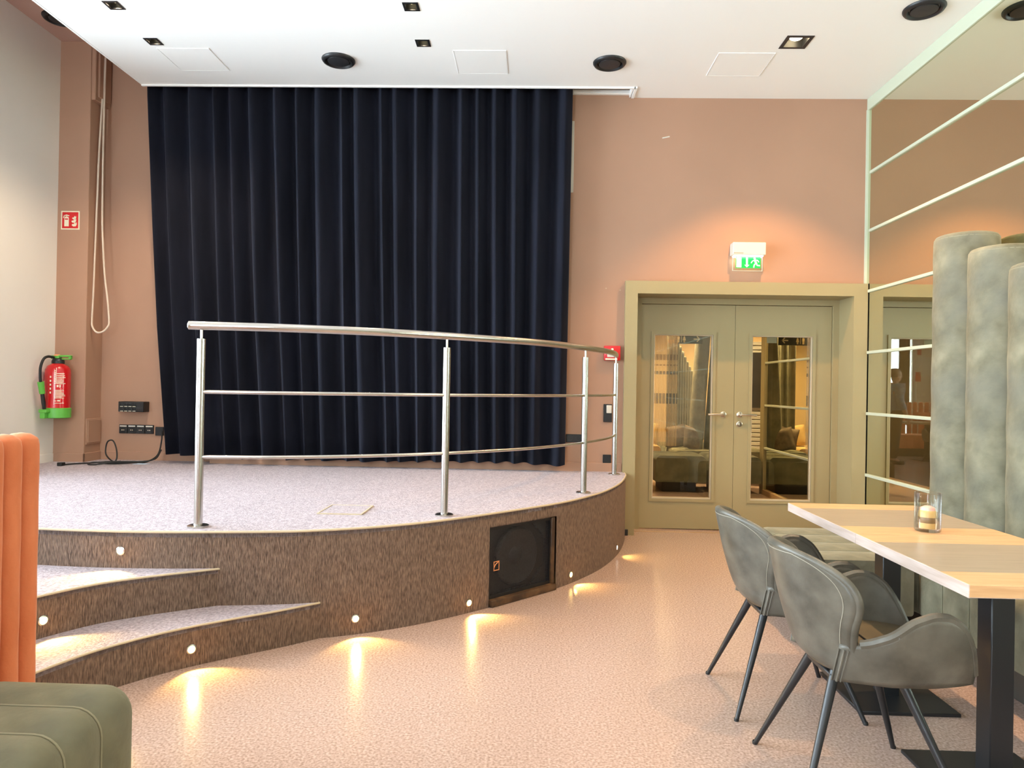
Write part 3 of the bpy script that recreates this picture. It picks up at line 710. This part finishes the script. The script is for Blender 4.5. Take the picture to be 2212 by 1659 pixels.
cp = [(-3.955, 6.36, 4.319), (-3.955, 6.35, 4.0), (-3.968, 6.33, 3.4), (-3.972, 6.32, 2.97), (-3.984, 6.32, 2.42), (-3.992, 6.32, 2.05), (-3.987, 6.30, 1.83), (-3.975, 6.29, 1.765), (-3.935, 6.29, 1.715), (-3.885, 6.30, 1.722), (-3.848, 6.31, 1.765), (-3.841, 6.32, 1.82), (-3.868, 6.33, 2.04), (-3.897, 6.33, 2.25), (-3.925, 6.33, 2.65), (-3.937, 6.34, 2.97), (-3.945, 6.35, 3.5), (-3.945, 6.36, 4.319)]
tag(obj('hanging_cable', B().sweep(catmull(cp, 8), .0085, 10), 'ivory'), 'ivory cable loop hanging from the ceiling beside the terracotta pier', 'cable')
zc = ZS+.009
fc = [(-3.975, 5.93, zc), (-3.93, 6.02, zc), (-3.85, 6.10, zc), (-3.74, 6.15, zc+.005), (-3.62, 6.16, zc), (-3.56, 6.22, zc+.004), (-3.50, 6.24, zc), (-3.56, 6.14, zc), (-3.66, 6.08, zc), (-3.78, 6.05, zc+.012), (-3.82, 6.02, zc), (-3.74, 5.99, zc), (-3.62, 6.06, zc+.016), (-3.55, 6.16, zc+.01), (-3.48, 6.2, zc), (-3.40, 6.20, zc+.01), (-3.37, 6.32, zc+.06), (-3.38, 6.40, zc+.18), (-3.40, 6.44, zc+.26)]
fcab = thing('floor_cable', 'black power cable lying in loops on the stage floor by the pier', 'cable', (-3.7, 6.1, ZS))
obj('cord', B().sweep(catmull(fc, 8), .0065, 8), 'rubber', fcab, world=True)
obj('plug', B().box((-4.01, 5.895, ZS), (-3.965, 5.945, ZS+.03), .006, 2), 'rubber', fcab, world=True)
lp = [(-3.60, 6.13, zc+.016), (-3.70, 6.18, zc+.01), (-3.795, 6.24, zc+.06), (-3.81, 6.26, zc+.13), (-3.785, 6.25, zc+.18), (-3.735, 6.24, zc+.185), (-3.68, 6.20, zc+.12), (-3.645, 6.15, zc+.04), (-3.66, 6.12, zc+.004), (-3.72, 6.1, zc+.012), (-3.60, 6.09, zc+.018), (-3.44, 6.17, zc+.012), (-3.36, 6.26, zc+.03), (-3.36, 6.36, zc+.10)]
obj('cord', B().sweep(catmull(lp, 8), .0065, 8), 'rubber', fcab, world=True)
tag(obj('paper_slip', B().add([(-3.49, 6.12, ZS+.002), (-3.385, 6.13, ZS+.002), (-3.37, 6.20, ZS+.0025), (-3.475, 6.19, ZS+.006), (-3.49, 6.12, ZS+.001), (-3.385, 6.13, ZS+.001), (-3.37, 6.20, ZS+.001), (-3.475, 6.19, ZS+.001)], [(0,1,2,3), (7,6,5,4), (0,4,5,1), (1,5,6,2), (2,6,7,3), (3,7,4,0)]), 'paper'), 'pale blue slip of paper under the black cable on stage', 'paper')

# ------------------------------------------------------------------ upholstered seats
def rrect(x0, x1, z0, z1, r, n=6, rb=.015):
    out = []
    for cx_, cz_, a0, q in ((x1-r, z1-r, 0, r), (x0+r, z1-r, PI/2, r), (x0+rb, z0+rb, PI, rb), (x1-rb, z0+rb, 1.5*PI, rb)):
        for k in range(n+1):
            a = a0+PI/2*k/n; out.append((cx_+q*math.cos(a), cz_+q*math.sin(a)))
    return out
def channel_mesh(x0, x1, z0, z1, th, r=.055, puff=.010):
    """one upholstered channel: rounded slab, th thick along y, sides pinched at the seams"""
    b = B(); ys = [0, .10, .3, .5, .7, .9, 1]
    rings = []
    cx_, cz_ = (x0+x1)/2, (z0+z1)/2
    for t in ys:
        ins = puff*(abs(2*t-1)**3)
        rings.append([b.bm.verts.new((x, t*th, z)) for x, z in rrect(x0+ins, x1-ins, z0, z1-ins, r)])
    n = len(rings[0])
    for a, c in zip(rings, rings[1:]):
        for k in range(n): b.bm.faces.new((a[k], a[(k+1)%n], c[(k+1)%n], c[k]))
    b.bm.faces.new(rings[0][::-1]); b.bm.faces.new(rings[-1])
    return b.mesh('channel')
def bench(root, x0, x1, y0, y1, nch, m, zt=.455, zb=.17, pl=.10, r=.055, plx=None):
    """channels run along x, stacked along y; coordinates local to root"""
    th = (y1-y0)/nch; me = channel_mesh(x0, x1, zb, zt, th, r)
    for i in range(nch):
        obj('channel', me, m, root, loc=(0, y0+i*th, 0))
        if i:
            pr = rrect(x0+.008, x1-.008, zb, zt-.008, r)
            pts = [(x, y0+i*th, z) for x, z in pr[:14]]
            obj('piping', B().sweep([(x1-.008, y0+i*th, zb+.01)]+pts+[(x0+.008, y0+i*th, zb+.01)], .0035, 6), 'piping', root)
    pp = plx or (x0+pl, x1-pl)
    obj('plinth', B().box((pp[0], y0+pl, 0), (pp[1], y1-pl, zb+.02), .004, 1), 'plinth', root)
def bolster_mesh(r, h, sx=1, sy=1, seed=0):
    prof = [(0, 0), (r*.95, 0), (r, .02)]
    n = 16
    for i in range(1, n): prof.append((r*(1+.012*math.sin(i*1.7+seed)), .02+(h-.07)*i/n))
    prof += [(r, h-.05), (r*.985, h-.022), (r*.93, h-.006), (r*.85, h), (r*.5, h+.012), (0, h+.016)]
    return B().lathe(prof, 40, sx=sx, sy=sy).mesh('bolster')
# left: green seat with orange tube back
lb = thing('banquette', 'green velvet bench with ribbed orange velvet backrest beside the stage steps', 'bench', (-1.30, 1.3, 0))
bench(lb, -.245, .215, -.655, .645, 9, 'green_v', r=.075, zt=.452)
tm = bolster_mesh(1, 1.085, .055, .0425)
for i in range(20):
    obj('back_tube', tm, 'orange_v', lb, loc=(-.335, .93-i*.0775, .015))
obj('back_board', B().box((-.355, -.54, .02), (-.315, .93, 1.0), .01, 1), 'orange_v', lb)
# right: bench along the mirror with tall bolsters, plus end ottoman
rb = thing('banquette', 'long grey-green velvet bench with tall round bolsters against the mirror wall', 'bench', (2.3, 2.6, 0))
bench(rb, -.33, .585, -1.85, 1.07, 14, 'grey_v', zt=.46)
bench(rb, -.33, .585, 1.08, 2.16, 5, 'grey_v', zt=.46)
for i in range(6):
    yb = 4.55-i*.365; h = 2.29-i*.15-.45
    bm_ = bolster_mesh(.181, h, 1, 1, i)
    bo = obj('bolster', bm_, 'grey_v', rb, loc=(2.718-2.3, yb-2.6, .45))
    obj('bolster_welt', B().sweep([(.176*math.cos(2*PI*k/32), .176*math.sin(2*PI*k/32), h-.028) for k in range(32)], .004, 6, closed=True), 'piping', bo)
ot = thing('ottoman', 'low grey-green channelled velvet ottoman at the end of the dining table', 'ottoman', (1.675, 4.04, 0))
bench(ot, -.275, .27, -.41, .42, 4, 'grey_v', zt=.455, r=.06, pl=.09)

# ------------------------------------------------------------------ dining tables
def table(name, lab, x0, x1, y0, y1, cx_, cy_):
    t = thing(name, lab, 'table', ((x0+x1)/2, (y0+y1)/2, 0))
    hx, hy = (x1-x0)/2, (y1-y0)/2
    ob = .148
    obj('core', B().box((-hx+.003, -hy+.001, .712), (hx-.003, hy-.001, .746)), 'oakedge', t, smooth=False)
    obj('plank', B().box((-hx, -hy, .713), (hx, -hy+ob, .75), .0015, 1), 'oak', t, smooth=False)
    obj('inlay_panel', B().box((-hx+.002, -hy+ob, .740), (hx-.002, hy-ob, .7497)), 'inlay', t, smooth=False, label='greige inlaid centre panel')
    obj('plank', B().box((-hx, hy-ob, .713), (hx, hy, .75), .0015, 1), 'oak', t, smooth=False)
    obj('edge_band', B().box((-hx-.002, -hy+.0005, .711), (-hx+.004, hy-.0005, .7495), .001, 1), 'oakedge', t, smooth=False)
    dx, dy = cx_-(x0+x1)/2, cy_-(y0+y1)/2
    obj('column', B().box((dx-.038, dy-.038, .01), (dx+.038, dy+.038, .712), .003, 1), 'blackm', t)
    obj('top_plate', B().box((dx-.16, dy-.16, .704), (dx+.16, dy+.16, .713)), 'blackm', t)
    obj('base_plate', B().box((dx-.20, dy-.20, .0), (dx+.20, dy+.20, .014), .002, 1), 'blackm', t)
    return t
T1 = table('dining_table', 'oak table with greige inlay holding the candle glass, nearer the double door', 1.252, 1.865, 2.768, 3.488, 1.535, 3.09)
T2 = table('dining_table', 'oak table with greige inlay, empty, pushed against the candle table', 1.252, 1.865, 2.058, 2.766, 1.545, 2.395)
cg = thing('candle_glass', 'clear tumbler with a tea-light candle inside on the oak table', 'glass', (1.565, 2.845, .75))
obj('tumbler', B().lathe([(0, .001), (.043, .001), (.047, .006), (.048, .15), (.0455, .152), (.0435, .15), (.042, .014), (0, .012)], 40), 'tumbler', cg)
obj('candle', B().lathe([(0, .013), (.030, .013), (.033, .03), (.034, .075), (.028, .083), (0, .083)], 28), 'amber', cg)
obj('candle_band', B().lathe([(.0342, .035), (.0348, .036), (.0348, .056), (.0342, .057)], 28), 'bronze', cg)
obj('wax_top', B().lathe([(.028, .082), (.024, .094), (.012, .100), (0, .100)], 24), 'wax', cg)

# ------------------------------------------------------------------ shell chairs (face +x)
CH = 'leather shell chairs at the oak tables'
def make_chair(lab):
    t = thing('shell_chair', lab, 'chair')
    cl_ = [(0, -.03, .392, .13), (.10, -.11, .396, .165), (.22, -.172, .425, .185), (.36, -.205, .485, .197), (.52, -.232, .565, .215), (.68, -.252, .64, .243), (.82, -.266, .705, .25), (.92, -.275, .748, .25), (1, -.283, .782, .25)]
    cx_t = [(a, b_) for a, b_, c_, d_ in cl_]; cz_t = [(a, c_) for a, b_, c_, d_ in cl_]; cw_t = [(a, d_) for a, b_, c_, d_ in cl_]
    def sm(tab, v):
        return sum(interp(tab, min(1, max(0, v+e)))*k for e, k in ((-.08, 1), (-.04, 2), (0, 2), (.04, 2), (.08, 1)))/8
    def back(u, v):
        v = .997*(1-(1-v)**1.7)
        wd = sm(cw_t, v)
        if v > .60: wd *= (1-((v-.60)/.40)**2.8)**(1/2.3)
        y = (2*u-1)*wd; k = 3.1*min(1, v/.35)
        q = abs(y)/.25
        return (sm(cx_t, v)+k*y*y*(1-.15*q*q), y, interp(cz_t, v))
    obj('backrest', B().patch(lambda u, v: back(1-u, v), 30, 40, .026), 'leather', t, ang=3)
    def nrm(fn, u, v):
        e = 1e-3; u0, u1, v0, v1 = max(0, u-e), min(1, u+e), max(0, v-e), min(1, v+e)
        q = (Vector(fn(u1, v))-Vector(fn(u0, v))).cross(Vector(fn(u, v1))-Vector(fn(u, v0))); return q.normalized()
    uv = [(0, v/60) for v in range(9, 61)]+[(1, v/60) for v in range(60, 8, -1)]
    rim = []
    for u, v in uv: rim.append(Vector(back(u, v))+nrm(back, u, v)*.013)     # middle of the shell thickness
    obj('back_welt', B().sweep(rim, .0138, 10), 'leather', t)
    uv = [(.06, v/60) for v in range(15, 54)]+[(.06+.88*k/8, .895) for k in range(9)]+[(.94, v/60) for v in range(53, 14, -1)]
    obj('stitch_line', B().sweep([Vector(back(u, v))-nrm(back, u, v)*.0005 for u, v in uv], .0013, 5), 'thread', t)
    top = [(-.125, .515), (-.09, .518), (-.05, .530), (0, .560), (.06, .606), (.12, .628), (.17, .624), (.215, .592), (.25, .53), (.272, .465), (.278, .425)]
    def arm_s(s):
        def f(u, v):
            x = -.125+.403*u
            zt = (interp(top, x-.012)+2*interp(top, x)+interp(top, x+.012))/4; zb = .400+.012*max(0, u-.6)
            z = zb+(max(zt, zb+.02)-zb)*v
            xx = x-.0*v
            yb = .168+.052*min(1, (u)/.35)**.7 - .035*max(0, (u-.55)/.45)**2
            h = (z-.4)/.22
            yo = yb+.045*math.sin(min(1, h)*PI/2)*(.35+.65*min(1, u/.3))
            xx += .028*(1-v)*(1-u)*0
            return (xx-.02*(1-v)*(1-min(1, u/.2)), s*yo, z)
        return f
    for s in (1, -1):
        f = arm_s(s)
        g = f if s < 0 else (lambda u, v, f=f: f(1-u, v))
        obj('arm', B().patch(g, 26, 10, .026), 'leather', t, ang=3)
        e = [f(i/30, 1) for i in range(4, 31)]
        obj('arm_welt', B().sweep([(p[0], p[1]-s*.013, p[2]-.002) for p in e], .0145, 8), 'leather', t)
        for d in (0, .012, .022):
            obj('seam', B().sweep([(f(.0, v/8)[0]+d, f(max(0., d/.4), v/8)[1]+s*.003, f(0, v/8)[2]) for v in range(8)], .0022 if d != .012 else .004, 6), 'leather', t)
    def disc_mesh(prof, rx0, rx1, ry, n=40):
        b = B(); rings = []
        for k_, z in prof:
            ring = []
            for i in range(n):
                a = 2*PI*i/n; c, s_ = math.cos(a), math.sin(a); p = .7
                if c < 0: p = 1.15
                x = (rx0+rx1)/2+(rx1-rx0)/2*k_*math.copysign(abs(c)**p, c); p = .7; y = ry*k_*math.copysign(abs(s_)**p, s_)
                ring.append(b.bm.verts.new((x, y, z)))
            rings.append(ring)
        for a_, c_ in zip(rings, rings[1:]):
            for i in range(n): b.bm.faces.new((a_[i], a_[(i+1)%n], c_[(i+1)%n], c_[i]))
        b.bm.faces.new(rings[0][::-1]); b.bm.faces.new(rings[-1]); return b
    obj('seat', disc_mesh([(.88, .405), (.97, .42), (1, .445), (.97, .468), (.90, .478), (.6, .482), (.2, .478)], -.165, .265, .198), 'leather_in', t, label='olive leather seat pad')
    obj('seat_seam', B().box((.02, -.195, .4795), (.0235, .195, .4835)), 'dark', t)
    obj('underside', disc_mesh([(.55, .385), (.85, .392), (.96, .405), (.95, .42)], -.10, .262, .165), 'leather', t)
    for sx in (1, -1):
        for sy in (1, -1):
            lg_ = obj('leg', B().sweep([(sx*.10, sy*.09, .395), (sx*.248, sy*.226, .004)], [.0165, .0085], 14), 'blackm', t, label='tapered black metal leg')
            obj('foot_glide', B().lathe([(0, 0), (.009, 0), (.010, .006), (.008, .012)], 12, (sx*.249, sy*.227, 0)), 'rubber', lg_)
    obj('leg_bracket', B().box((-.12, -.105, .372), (.12, .105, .392), .004, 1), 'blackm', t)
    return t
c1 = make_chair('grey-green leather shell chair at the empty oak table, full side armrest showing'); c1.location = (1.085, 2.40, 0); c1['group'] = CH
c2 = copy_tree(c1); c2.location = (1.068, 3.03, 0); c2['label'] = 'grey-green leather shell chair at the candle table, nearer the double door'

# ------------------------------------------------------------------ the part of the room behind the camera
def mir(o): return o
RT = table('dining_table', 'oak table beside standing person, seen only as a reflection in the door glass', -2.25, -1.35, -1.05, -.35, -1.8, -.7)
for (x, y, rz, lb_) in ((-1.75, -.12, -PI/2, 'leather shell chair beside the standing person, seen in the door glass'), (-2.3, -.2, -PI/2, 'leather shell chair farther from standing person, seen in the door glass')):
    c = copy_tree(c1); c.location = (x, y, 0); c.rotation_euler = (0, 0, rz); c['label'] = lb_; c['group'] = 'chairs at the rear table'
ob = thing('banquette', 'orange ribbed velvet bench along the rear window wall, reflected in door glass', 'bench', (-2.6, -1.75, 0))
bench(ob, -1.1, 1.1, -.30, .25, 3, 'orange_v', zt=.45)
for i in range(18):
    obj('back_tube', tm, 'orange_v', ob, loc=(-1.05+i*.122, -.36, .015)).rotation_euler = (0, 0, PI/2)
ocu = thing('cushion', 'orange cushion propped on the orange rear bench', 'cushion', (-2.55, -1.93, .45))
def cushion_mesh(w_, h, d):
    b = B(); n = 16
    def f(sgn):
        return [[b.bm.verts.new((w_/2*(2*i/n-1)*(1-.06*(1-abs(2*j/n-1))), sgn*d/2*(max(0, (1-(2*i/n-1)**4)*(1-(2*j/n-1)**4)))**.6, h/2*(2*j/n-1)*(1-.06*(1-abs(2*i/n-1)))+h/2)) for j in range(n+1)] for i in range(n+1)]
    for sgn in (1, -1):
        g = f(sgn)
        for i in range(n):
            for j in range(n): b.bm.faces.new((g[i][j], g[i+1][j], g[i+1][j+1], g[i][j+1]))
    bmesh.ops.remove_doubles(b.bm, verts=b.bm.verts[:], dist=1e-5)
    return b.mesh('cushion')
o = obj('cushion_body', cushion_mesh(.48, .48, .16), 'orange_v', ocu); o.rotation_euler = (.3, 0, 0)
tag(obj('folded_cloth', B().box((-2.98, -2.16, .96), (-2.90, -2.02, 1.16), .02, 2), 'bluec'), 'blue cloth draped over the orange rear bench back', 'cloth')
tag(obj('dark_blind', B().patch(lambda u, v: (-3.66+.27*u, -4.93+.02*math.sin(u*30), .5+2.35*v), 60, 2, .004), 'trouser'), 'dark curtain panel hanging before the rear window', 'curtain')
for (x, z, w_, h, m, n, l) in ((-3.92, 2.36, .05, .09, 'redp', 'fire_sign', 'small red fire sign high on rear wall'), (-4.10, 1.98, .17, .24, 'whitem', 'notice_board', 'white notice board on the rear wall'), (-3.90, 1.72, .07, .12, 'redp', 'fire_call_point', 'small red call point on the rear wall')):
    tag(obj(n, B().box((x-w_, YR, z-h), (x+w_, YR+.02, z+h), .004, 1), m), l, n.replace('_', ' ').replace('fire ', ''))

# person standing to the left of the camera, reflected in the door glass
def person(loc, rz):
    t = thing('person', 'standing person in blue denim shirt and dark trousers, seen only as a reflection', 'person', loc, rz)
    def skin(name, vs_, es, rad, m, root=0, sub=2):
        me = bpy.data.meshes.new(name); me.from_pydata(vs_, es, []); me.materials.append(M[m])
        o = bpy.data.objects.new(name, me); COL.objects.link(o); o.parent = t
        md = o.modifiers.new('skin', 'SKIN'); md.use_smooth_shade = True
        sv = me.skin_vertices[0].data
        for i, r in enumerate(rad): sv[i].radius = r if isinstance(r, tuple) else (r, r); sv[i].use_root = (i == root)
        s_ = o.modifiers.new('sub', 'SUBSURF'); s_.levels = sub; s_.render_levels = sub
        return o
    V = [(0,0,.98), (0,0,1.12), (0,0,1.28), (0,0,1.42), (.01,0,1.48), (.025,0,1.55),
         (0,.09,.90), (.02,.10,.50), (-.02,.10,.10), (.10,.11,.04), (0,-.09,.90), (-.02,-.10,.50), (-.06,-.10,.10), (.06,-.11,.04),
         (0,.17,1.42), (0,.24,1.16), (.10,.24,.95), (.14,.23,.87), (0,-.17,1.42), (-.02,-.24,1.16), (.08,-.24,.95), (.12,-.23,.87)]
    Ed = [(0,1),(1,2),(2,3),(3,4),(4,5),(0,6),(6,7),(7,8),(8,9),(0,10),(10,11),(11,12),(12,13),(3,14),(14,15),(15,16),(16,17),(3,18),(18,19),(19,20),(20,21)]
    Rd = [(.13,.16),(.12,.15),(.13,.17),(.10,.12),.055,.055,.095,.065,.045,.04,.095,.065,.045,.04,.065,.05,.038,.03,.065,.05,.038,.03]
    skin('body', V, Ed, Rd, 'skin')
    skin('shirt', [(0,0,.86), (0,0,1.0), (0,0,1.2), (0,0,1.40), (0,0,1.455), (0,.175,1.415), (0,.245,1.16), (.085,.245,.98), (0,-.175,1.415), (-.02,-.245,1.16), (.065,-.245,.98)],
         [(0,1),(1,2),(2,3),(3,4),(3,5),(5,6),(6,7),(3,8),(8,9),(9,10)], [(.165,.205),(.16,.195),(.16,.20),(.13,.15),(.075,.08),.085,.068,.055,.085,.068,.055], 'denim')
    skin('trousers', [(0,0,.97), (0,.095,.88), (.02,.105,.5), (-.02,.105,.09), (0,-.095,.88), (-.02,-.105,.5), (-.06,-.105,.09)], [(0,1),(1,2),(2,3),(0,4),(4,5),(5,6)], [(.13,.16),.11,.085,.075,.11,.085,.075], 'trouser')
    hd = B().lathe([(0, 1.50), (.04, 1.505), (.062, 1.53), (.072, 1.57), (.077, 1.62), (.074, 1.67), (.055, 1.71), (.03, 1.728), (0, 1.732)], 24, sx=1.2, sy=.97, c=(.03, 0, 0))
    hd.lathe([(0, 0), (.012, .003), (.013, .02), (.004, .045)], 10, c=(.128, 0, 1.585)); hd.box((.105, -.022, 1.548), (.118, .022, 1.556), .003, 1)
    for s in (1, -1): hd.lathe([(0, -.028), (.012, -.02), (.015, .0), (.012, .022), (0, .028)], 10, c=(.025, s*.078, 1.60))
    obj('head', hd, 'skin', t)
    hr_ = B(); hr_.lathe([(.07, 1.58), (.086, 1.60), (.092, 1.65), (.085, 1.70), (.06, 1.74), (0, 1.752)], 24, sx=1.1, sy=1.0, c=(.005, 0, 0)); hr_.lathe([(0, 1.63), (.04, 1.64), (.055, 1.675), (.045, 1.71), (0, 1.725)], 16, c=(-.11, 0, 0))
    obj('hair', hr_, 'hair', t)
    gl = B()
    for s in (1, -1):
        gl.sweep([(.112, s*.033+.022*math.cos(2*PI*k/16), 1.612+.017*math.sin(2*PI*k/16)) for k in range(16)], .0025, 6, closed=True); gl.sweep([(.112, s*.055, 1.616), (.02, s*.082, 1.618)], .0025, 6)
    obj('spectacles', gl, 'black', t)
    for s, hx_ in ((1, .14), (-1, .12)):
        hb = B()
        hb.sweep([(hx_, s*.23, .885), (hx_+.015, s*.228, .845), (hx_+.022, s*.226, .80)], [.025, .032, .028], 10)
        for k, l in enumerate((.07, .08, .075, .06)):
            y = s*.23+(k-1.5)*.017; hb.sweep([(hx_+.022, y, .81), (hx_+.030, y, .81-l*.55), (hx_+.022, y, .81-l)], [.0085, .0085, .007], 8)
        hb.sweep([(hx_+.03, s*.215, .85), (hx_+.055, s*.205, .815), (hx_+.06, s*.205, .785)], [.011, .0095, .008], 8)
        obj('hand', hb, 'skin', t)
        obj('shoe', B().box((-.075 if s > 0 else -.115, s*.105-.045, 0), (.19 if s > 0 else .15, s*.105+.045, .075), .03, 3), 'black', t)
person((-.78, .06, 0), PI)

# ------------------------------------------------------------------ lobby beyond the double door
struct('wall_lobby_far', B().box((.2, 12.4, 0), (5.6, 12.55, 3.0)), 'warmwall')
struct('wall_lobby_left', B().box((.2, 6.72, 0), (.32, 12.4, 3.0)), 'plinth')  # dark colour stands in for an unlit lobby side, keeping glass reflections visible
struct('wall_lobby_right', B().box((5.45, 9.0, 0), (5.6, 12.4, 3.0)), 'warmwall')
struct('wall_lobby_return', B().box((XM+.25, 9.0, 0), (5.45, 9.1, 3.0)), 'olive')
struct('ceiling_lobby', B().box((.2, 6.72, 2.9), (5.6, 12.55, 3.0)), 'ceil')
lm = sroot('wall_mirror_lobby')
mirror_run(6.75, 8.97, 2.85, lm)
struct('end_post', B().box((XM-.02, 8.97, 0), (XM+.25, 9.11, 2.9)), 'olive', lm)
struct('bottom_frame', B().box((XM-.03, 6.75, 0), (XM+.02, 8.97, .06)), 'wood', lm)
o1 = thing('ottoman', 'brown-green velvet ottoman behind the door pane without keyhole', 'ottoman', (1.88, 9.28, 0)); bench(o1, -.325, .325, -.33, .33, 1, 'green_v', zt=.47, zb=.13, r=.07, plx=(-.22, .21))
o2 = thing('ottoman', 'brown-green velvet ottoman next to the mirror behind the door', 'ottoman', (2.55, 9.28, 0)); bench(o2, -.325, .335, -.33, .33, 1, 'green_v', zt=.47, zb=.13, r=.07, plx=(-.22, .21))
lbn = thing('banquette', 'velvet bench with bolster tubes stepping down in height in the lobby', 'bench', (2.55, 10.9, 0))
bench(lbn, -.55, .8, -.95, .65, 6, 'green_v', zt=.45)
for i in range(3):
    b_ = obj('bolster', bolster_mesh(.105, 1.85, 1, 1, i), 'grey_v', lbn, loc=(-.20+i*.235, -.62+i*.03, .44)); b_.rotation_euler = (0, .055, 0)
nm = 15
for i in range(nm):
    f_ = i/(nm-1); h = 1.72-1.0*f_
    obj('rib_tube', bolster_mesh(.052, h, 1, 1, i), 'grey_v', lbn, loc=(-.52+.90*f_, -.35+1.75*f_, .44))
for (x, y, z, ry, rz, m, l) in ((2.26, 10.12, .45, .25, .5, 'cush', 'brown velvet cushion leaning by the big bolster in the lobby'), (2.16, 10.42, .45, -.2, .2, 'cush', 'dark brown cushion behind another cushion in the lobby'), (1.78, 10.95, .46, .1, 0, 'cushy', 'ochre cushion behind the string curtain in the lobby')):
    t = thing('cushion', l, 'cushion', (x, y, z), rz); o = obj('cushion_body', cushion_mesh(.48, .48, .16), m, t); o.rotation_euler = (-.2, ry, 0); o.scale = (.62, .62, .68)
oc = thing('bench', 'pale low bench behind the string curtain in the lobby', 'bench', (1.42, 10.95, 0)); bench(oc, -.5, .5, -.4, .4, 2, 'cushy', zt=.46)
sc_ = B(); n_ = 34
for i in range(n_): sc_.sweep([(1.50+.52*i/(n_-1), 10.0+.006*math.sin(i*2.1), .5), (1.50+.52*i/(n_-1), 10.0, 2.85)], .0042, 5)
tag(obj('string_curtain', sc_, 'string'), 'ochre string curtain in the lobby beyond the double door', 'curtain', kind='stuff')
for z0, z1, nm_ in ((1.09, 1.235, 0), (1.50, 1.545, 1), (1.62, 1.64, 2), (1.70, 1.78, 3)):
    bb = B()
    for i in range(n_): bb.sweep([(1.50+.52*i/(n_-1), 10.0, z0), (1.50+.52*i/(n_-1), 10.0, z1)], .0062, 5)
    tag(obj('string_band', bb, 'blackm' if nm_ < 2 else 'bronze', bpy.data.objects['string_curtain']), kind='stuff')
ws = thing('toilet_sign', 'black hanging sign with toilet figures and arrow in the lobby', 'sign', (2.185, 10.1, 1.94))
obj('sign_box', B().box((-.20, -.02, 0), (.20, .02, .135), .003, 1), 'black', ws)
obj('sign_rod', B().cyl((-.15, 0, .13), (-.15, 0, .96), .006, n=8), 'black', ws); obj('sign_rod', B().cyl((.15, 0, .13), (.15, 0, .96), .006, n=8), 'black', ws)
obj('sign_arm', B().box((-.28, -.01, .0), (-.19, .01, .05)), 'bronze', ws)
def fig(cx_, skirt):
    p = [disc(cx_, .112, .011, 10)]
    if skirt: p += [[(cx_-.010, .098), (cx_+.010, .098), (cx_+.022, .045), (cx_-.022, .045)], [(cx_-.010, .045), (cx_-.003, .045), (cx_-.003, .015), (cx_-.010, .015)], [(cx_+.003, .045), (cx_+.010, .045), (cx_+.010, .015), (cx_+.003, .015)]]
    else: p += [[(cx_-.016, .098), (cx_+.016, .098), (cx_+.016, .058), (cx_-.016, .058)], [(cx_-.012, .058), (cx_-.002, .058), (cx_-.002, .015), (cx_-.012, .015)], [(cx_+.002, .058), (cx_+.012, .058), (cx_+.012, .015), (cx_+.002, .015)]]
    return p
b = B()
for p in fig(-.135, False)+fig(-.055, True)+[[(-.098, .02), (-.092, .02), (-.092, .12), (-.098, .12)]]+thick([(.08, .066), (.15, .066)], .016)+thick([(.125, .100), (.16, .066), (.125, .032)], .014):
    b.prism(p, lambda x, z: (x, -.0225, z), lambda x, z: (x, -.019, z))
obj('pictograms', b, 'signw', ws)
rad = thing('radiator', 'pale ribbed radiator panel on the lobby far wall', 'radiator', (3.95, 12.365, 0))
for i in range(26): obj('rib', B().box((-.32, -.03, .2+i*.075), (.32, .03, .262+i*.075), .008, 1), 'ribbed', rad)
tag(obj('black_screen', B().box((3.64, 12.29, 1.0), (4.0, 12.336, 1.95), .004, 1), 'black'), 'dark framed panel hung before the ribbed radiator in the lobby', 'panel')
tag(obj('paper_notice', B().box((2.16, YD+.030, 1.735), (2.25, YD+.032, 1.795)), 'white'), 'white paper notice stuck to top of a door pane', 'notice')
for x, y in ((2.3, 8.0), (1.75, 10.6), (3.6, 11.2)):
    t = thing('downlight', 'round lobby ceiling lamp beyond the double door', 'downlight', (x, y, 2.9), 0, 'lobby lamps')
    obj('ring', B().lathe([(.05, 0), (.06, -.006), (.066, 0)], 24), 'whitem', t); obj('lamp', B().lathe([(0, -.003), (.05, -.003), (.05, .0)], 24), 'lamp', t)
    light('lobby_beam', 'SPOT', (0, 0, -.02), {8.0: 110, 10.6: 480, 11.2: 300}[y], (1, .70, .38), t, spot_size=math.radians(150), spot_blend=.7, shadow_soft_size=.05)
